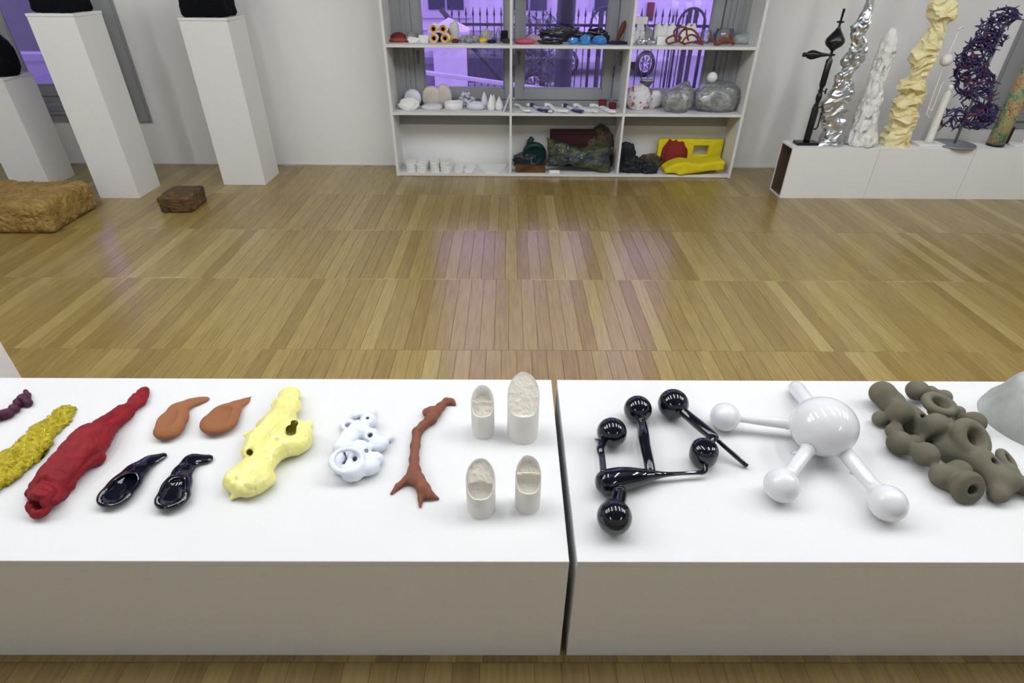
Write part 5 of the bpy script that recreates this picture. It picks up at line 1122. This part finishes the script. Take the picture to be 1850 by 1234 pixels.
fn_ = thing('glass_funnel', 'clear glass funnel resting on the white carrier bag', 'funnel', (q[0], c[1], q[2]-.01)); ob('rim', MBf.local('rim', CHALK, True), parent=fn_)
ob('cone', MB().lathe([(.012, 0), (w*.48, .09), (w*.475, .091), (.010, .002)], 24).local('cone', CLR, True), parent=fn_)
# ---- bottom shelf, left cell: white plates in stacks
def bone_plate(w, d, th, left):
    N = 36; v = []; s_ = -1 if left else 1
    for k in range(N):
        a = 2*PI*k/N; x, y = math.cos(a)*w/2, math.sin(a)*d/2
        x *= 1-.16*math.cos(2*a+.6*s_); 
        x *= 1-.38*math.exp(-(y/(d*.10))**2) if x*s_ < 0 else 1
        v.append((x, y))
    V_ = [(x*.96, y*.97, 0) for x, y in v]+[(x, y, th*.3) for x, y in v]+[(x, y, th*.75) for x, y in v]+[(x*.95, y*.97, th) for x, y in v]
    f = [tuple(range(N))[::-1], tuple(range(3*N, 4*N))]+[(j*N+k, j*N+(k+1) % N, (j+1)*N+(k+1) % N, (j+1)*N+k) for j in (0, 1, 2) for k in range(N)]
    return mesh('white_plate', V_, f, CHALK, False)
stk = [((200, 282, 1068, 1166), 4, 1, 'left-hand pile of the first pair'), ((272, 360, 1072, 1166), 4, 0, 'right-hand pile of the first pair'), ((362, 438, 1052, 1166), 5, 1, 'left-hand pile of the tallest pair'), ((432, 520, 1048, 1166), 5, 0, 'right-hand pile of the tallest pair'),
       ((522, 598, 1090, 1164), 1, 1, 'of the low third pair, left'), ((592, 674, 1090, 1164), 1, 0, 'of the low third pair, right')]
ordn = ['bottom', 'second', 'third', 'fourth', 'top']
for bx_, n, lf, lab in stk:
    a, b = onz(*S1(bx_[0], bx_[3]-40), .05), onz(*S1(bx_[1], bx_[3]-40), .05); w = b[0]-a[0]; th = .019; me = bone_plate(w*1.0, .25, th-.0012, lf)
    for k in range(n):
        nm = 'only' if n == 1 else ('topmost' if k == n-1 else ordn[k]); ob('white_plate', me, ((a[0]+b[0])/2+random.Random(k+n).uniform(-.002, .002), 5.70, FLOORZ[0]+th*k), (0, 0, random.Random(k*3+n).uniform(-.04, .04)),
            label=('%s white plaster lobe plate of the %s' % (nm, lab)) if n > 1 else 'single white plaster lobe plate '+lab, cat='plate', group='white lobe plates in piles on the lower left shelf')
p = [onz(*S1(x, y), .035) for x, y in ((690, 1112), (715, 1095), (830, 1094), (885, 1108), (862, 1140), (820, 1168), (735, 1166), (705, 1140))]; m = MB()
m.add([(q[0], min(max(q[1], 5.565), 5.86), .028) for q in p]+[(q[0], min(max(q[1], 5.565), 5.86), .037) for q in p], [tuple(range(8)), tuple(range(15, 7, -1))]+[(k, 8+k, 8+(k+1) % 8, (k+1) % 8) for k in range(8)])
m.world('white_sheet', CHALK, label='thin flat white sheet at the right of the lower left shelf', cat='plate', smooth=False)
# ---- bottom shelf, middle cell
c, w, d, h = slot(S2, 310, 640, 872, 1060, 0, .12, .05, .2); c[1] = 5.84
t = thing('maroon_slab', 'dark maroon slab with a raised rim standing against the back wall', 'sculpture', tuple(c))
ob('slab', MB().box(-w/2, w/2, -.02, .02, 0, h, .006).local('slab', MAROON), parent=t); ob('rim', MB().box(-w/2+.02, w/2-.02, -.032, -.02, h-.04, h-.02, .003).box(-w/2+.02, -w/2+.04, -.032, -.02, .02, h-.04, .003).box(w/2-.04, w/2-.02, -.032, -.02, .02, h-.04, .003).local('rim', MAROON), parent=t)
rock('brown_crust_boulder', S2, (558, 752, 858, 1150), 0, BRNR, 'tall rough brown crusty boulder at the right of the lower middle shelf', amp=.2, seed=101, s=4, back=.10, sub=5)
c, w, d, h = slot(S2, 128, 285, 950, 1112, 0, .4, back=.08); t = thing('teal_wheel', 'dark teal wheel-like disc with a broken top, lower middle shelf', 'sculpture', tuple(c)); w_ = w*.5
prof = [(w_*.3, -.012), (w_*.72, -.014), (w_*.78, -.03), (w_, -.03), (w_*1.02, 0), (w_, .03), (w_*.5, .035)]
o = ob('disc', MB().lathe([(r, z) for r, z in prof], 32).local('disc', TEAL, True), (0, 0, w_*1.02), (PI/2+.25, 0, 0), parent=t)
for v_ in o.data.vertices: v_.co.z *= -1
o.data.flip_normals()
ob('stub', MB().tube([(-w_*.5, .02, w_*1.5), (-w_*.35, .02, w_*2.1), (-.02, .02, w_*2.35)], [.035, .03, .022], 10).local('stub', TEAL, True), parent=t)
rock('black_grey_rock', S2, (62, 212, 1028, 1120), 0, pmat('anthracite', (.02, .022, .025), .35, bump=.6, scale=30, col2=(.3, .3, .3), cscale=12, hard=(.6, .66)), 'black and grey shiny jagged rock on the brown slab, lower middle shelf', amp=.3, seed=103, s=5, back=.03, smooth=False, sub=3)
c, w, d, h = slot(S2, 78, 280, 1108, 1176, 0, .5); ob('amber_slab', MB().box(-w/2, w/2, -.03, .03, 0, h*.9, .005).local('amber_slab', BRSLAB), tuple(c-[0, .012, 0]), label='flat glossy amber brown slab at the front of the lower middle shelf', cat='sculpture')
# oily pillow
c, w, d, h = slot(S2, 268, 732, 985, 1188, 0, .35, .18)
v = []; f = []; NX, NY = 48, 30
for s_ in (1, -1):
    for i in range(NX+1):
        for j in range(NY+1):
            a, b = 2*i/NX-1, 2*j/NY-1; T = (max(0, 1-a**4))**.5*(max(0, 1-b**4))**.5; v.append((a*w/2*(1-.10*(1-b*b)), -s_*T*.062+(b*.03), (b*(1-.30*(1-a*a)**2)+1)*h/2+.008))
for s_ in (0, 1):
    o_ = s_*(NX+1)*(NY+1)
    for i in range(NX):
        for j in range(NY): q = (o_+i*(NY+1)+j, o_+(i+1)*(NY+1)+j, o_+(i+1)*(NY+1)+j+1, o_+i*(NY+1)+j+1); f.append(q if s_ == 0 else q[::-1])
v = np.array(v); v += .034*np.stack([fbm(v, 12, 3, 5), fbm(v, 12, 3, 6), fbm(v, 12, 3, 7)], -1); v[:, 2] = np.maximum(v[:, 2], 0)
ob('oily_pillow', mesh('oily_pillow', v, f, OIL), (c[0], 5.66, c[2]), (0, .10, 0), label='big lumpy pillow form in oily green, blue and gold, lower middle shelf', cat='sculpture')
bpy.data.objects['oily_pillow'].location.z += .02
c, w, d, h = slot(S2, 307, 376, 1150, 1180, 0, .5, .03); ob('white_block', MB().box(-w/2, w/2, -.012, .012, 0, h, .003).local('white_block', CHALK), tuple(c-[0, .0, 0]), label='tiny white block at the front edge before the oily pillow', cat='box')
# ---- bottom shelf, right cell
rock('jet_black_rock', S3, (20, 140, 965, 1150), 0, JET, 'tall jagged blue-black slab rock at the left of the lower right shelf', amp=.14, seed=111, s=4, smooth=False, sub=3, back=.08, p=.7, dk=.5)
rock('jet_black_rock', S3, (30, 200, 1060, 1188), 0, JET, 'low jagged blue-black rock in front of the tall one', amp=.24, seed=112, s=5, smooth=False, sub=4)
rock('jet_black_shard', S3, (170, 286, 1100, 1188), 0, JET, 'blue-black jagged shard right of the low black rock', amp=.24, seed=113, s=5, smooth=False, sub=3)
rock('brown_crust_lump', S3, (160, 332, 1040, 1155), 0, BRNR, 'rough dark brown crusty lump behind the black shard', amp=.2, seed=114, s=5, back=.08)
# yellow panel with hole, standing
A = [ony(*S3(x, y), 5.83) for x, y in ((285, 1095), (725, 1095), (722, 938), (290, 935))]; x0, x1 = (A[0][0]+A[3][0])/2, (A[1][0]+A[2][0])/2; zt_ = A[3][2]
Hh = [ony(*S3(x, y), 5.82) for x, y in ((528, 1045), (640, 985))]; hx0, hx1 = Hh[0][0], Hh[1][0]; hz0, hz1 = Hh[0][2], Hh[1][2]
def fpan(g):
    q = np.abs(g-[(x0+x1)/2, 5.835, (FLOORZ[0]+zt_)/2])-[(x1-x0)/2-.012, .018, (zt_-FLOORZ[0])/2-.012]; d = np.sqrt((np.maximum(q, 0)**2).sum(-1))+np.minimum(q.max(-1), 0)-.012
    h_ = (np.abs(g-[(hx0+hx1)/2, 5.835, (hz0+hz1)/2])-[(hx1-hx0)/2, .1, (hz1-hz0)/2]).max(-1); return smax(d, -h_, .012)
V, F = sdf_mesh(fpan, (x0-.03, 5.78, .0), (x1+.03, 5.89, zt_+.03), .009, lambda v: .006*fbm(v, 25, 3, 3), FLOORZ[0], 1)
V[:, 1] = np.minimum(V[:, 1], 5.872); worldmesh('yellow_foam_block', V, F, YEL, 'bright yellow foam panel with a rectangular hole, standing at the back', 'sculpture')
rock('red_rubble_ball', S3, (312, 484, 948, 1150), 0, pmat('red_rubble', (.20, .014, .010), .8, bump=1., scale=40), 'rough dark red rubble ball leaning on the yellow panel', amp=.16, seed=116, s=6, back=.04, dk=.6)
P = [onz(*S3(x, y), .09) for x, y in ((345, 1120), (450, 1085), (560, 1080), (660, 1085), (742, 1100))]
bz = [ony(*S3(x, y), 5.62) for x, y in ((330, 1130), (748, 1062))]
sx0, sx1 = bz[0][0], bz[1][0]; sw = sx1-sx0
def fsl(g):
    u = np.clip((g[..., 0]-sx0)/sw, 0, 1); yc_ = 5.645+.02*np.maximum(u-.4, 0); k_ = 1-np.exp(-u/.16); bot = FLOORZ[0]+.012+.030*np.clip((u-.4)/.4, 0, 1)
    topz = FLOORZ[0]+.050+.075*k_+.012*np.cos(u*9.5-2.2); zc_ = (bot+topz)/2; hh_ = (topz-bot)/2-.014
    q = np.stack([np.abs(g[..., 0]-(sx0+sx1)/2)-sw/2+.02, np.abs(g[..., 1]-yc_)-.085+.03*np.maximum(0, .35-u), np.abs(g[..., 2]-zc_)-hh_], -1)
    d = np.sqrt((np.maximum(q, 0)**2).sum(-1))+np.minimum(q.max(-1), 0)-.014
    leg = dcap(g, np.array([sx0+sw*.36, 5.62, FLOORZ[0]+.06]), np.array([sx0+sw*.29, 5.570, FLOORZ[0]+.012]), .055, .030); return smin(d, leg, .03)
V, F = sdf_mesh(fsl, (sx0-.05, 5.50, FLOORZ[0]-.01), (sx1+.05, 5.78, .30), .009, lambda v: .007*fbm(v, 20, 3, 5), FLOORZ[0]+.0005, 1)
worldmesh('yellow_foam_slab', V, F, YEL, 'bright yellow wavy foam slab lying at the front of the lower right shelf', 'sculpture')
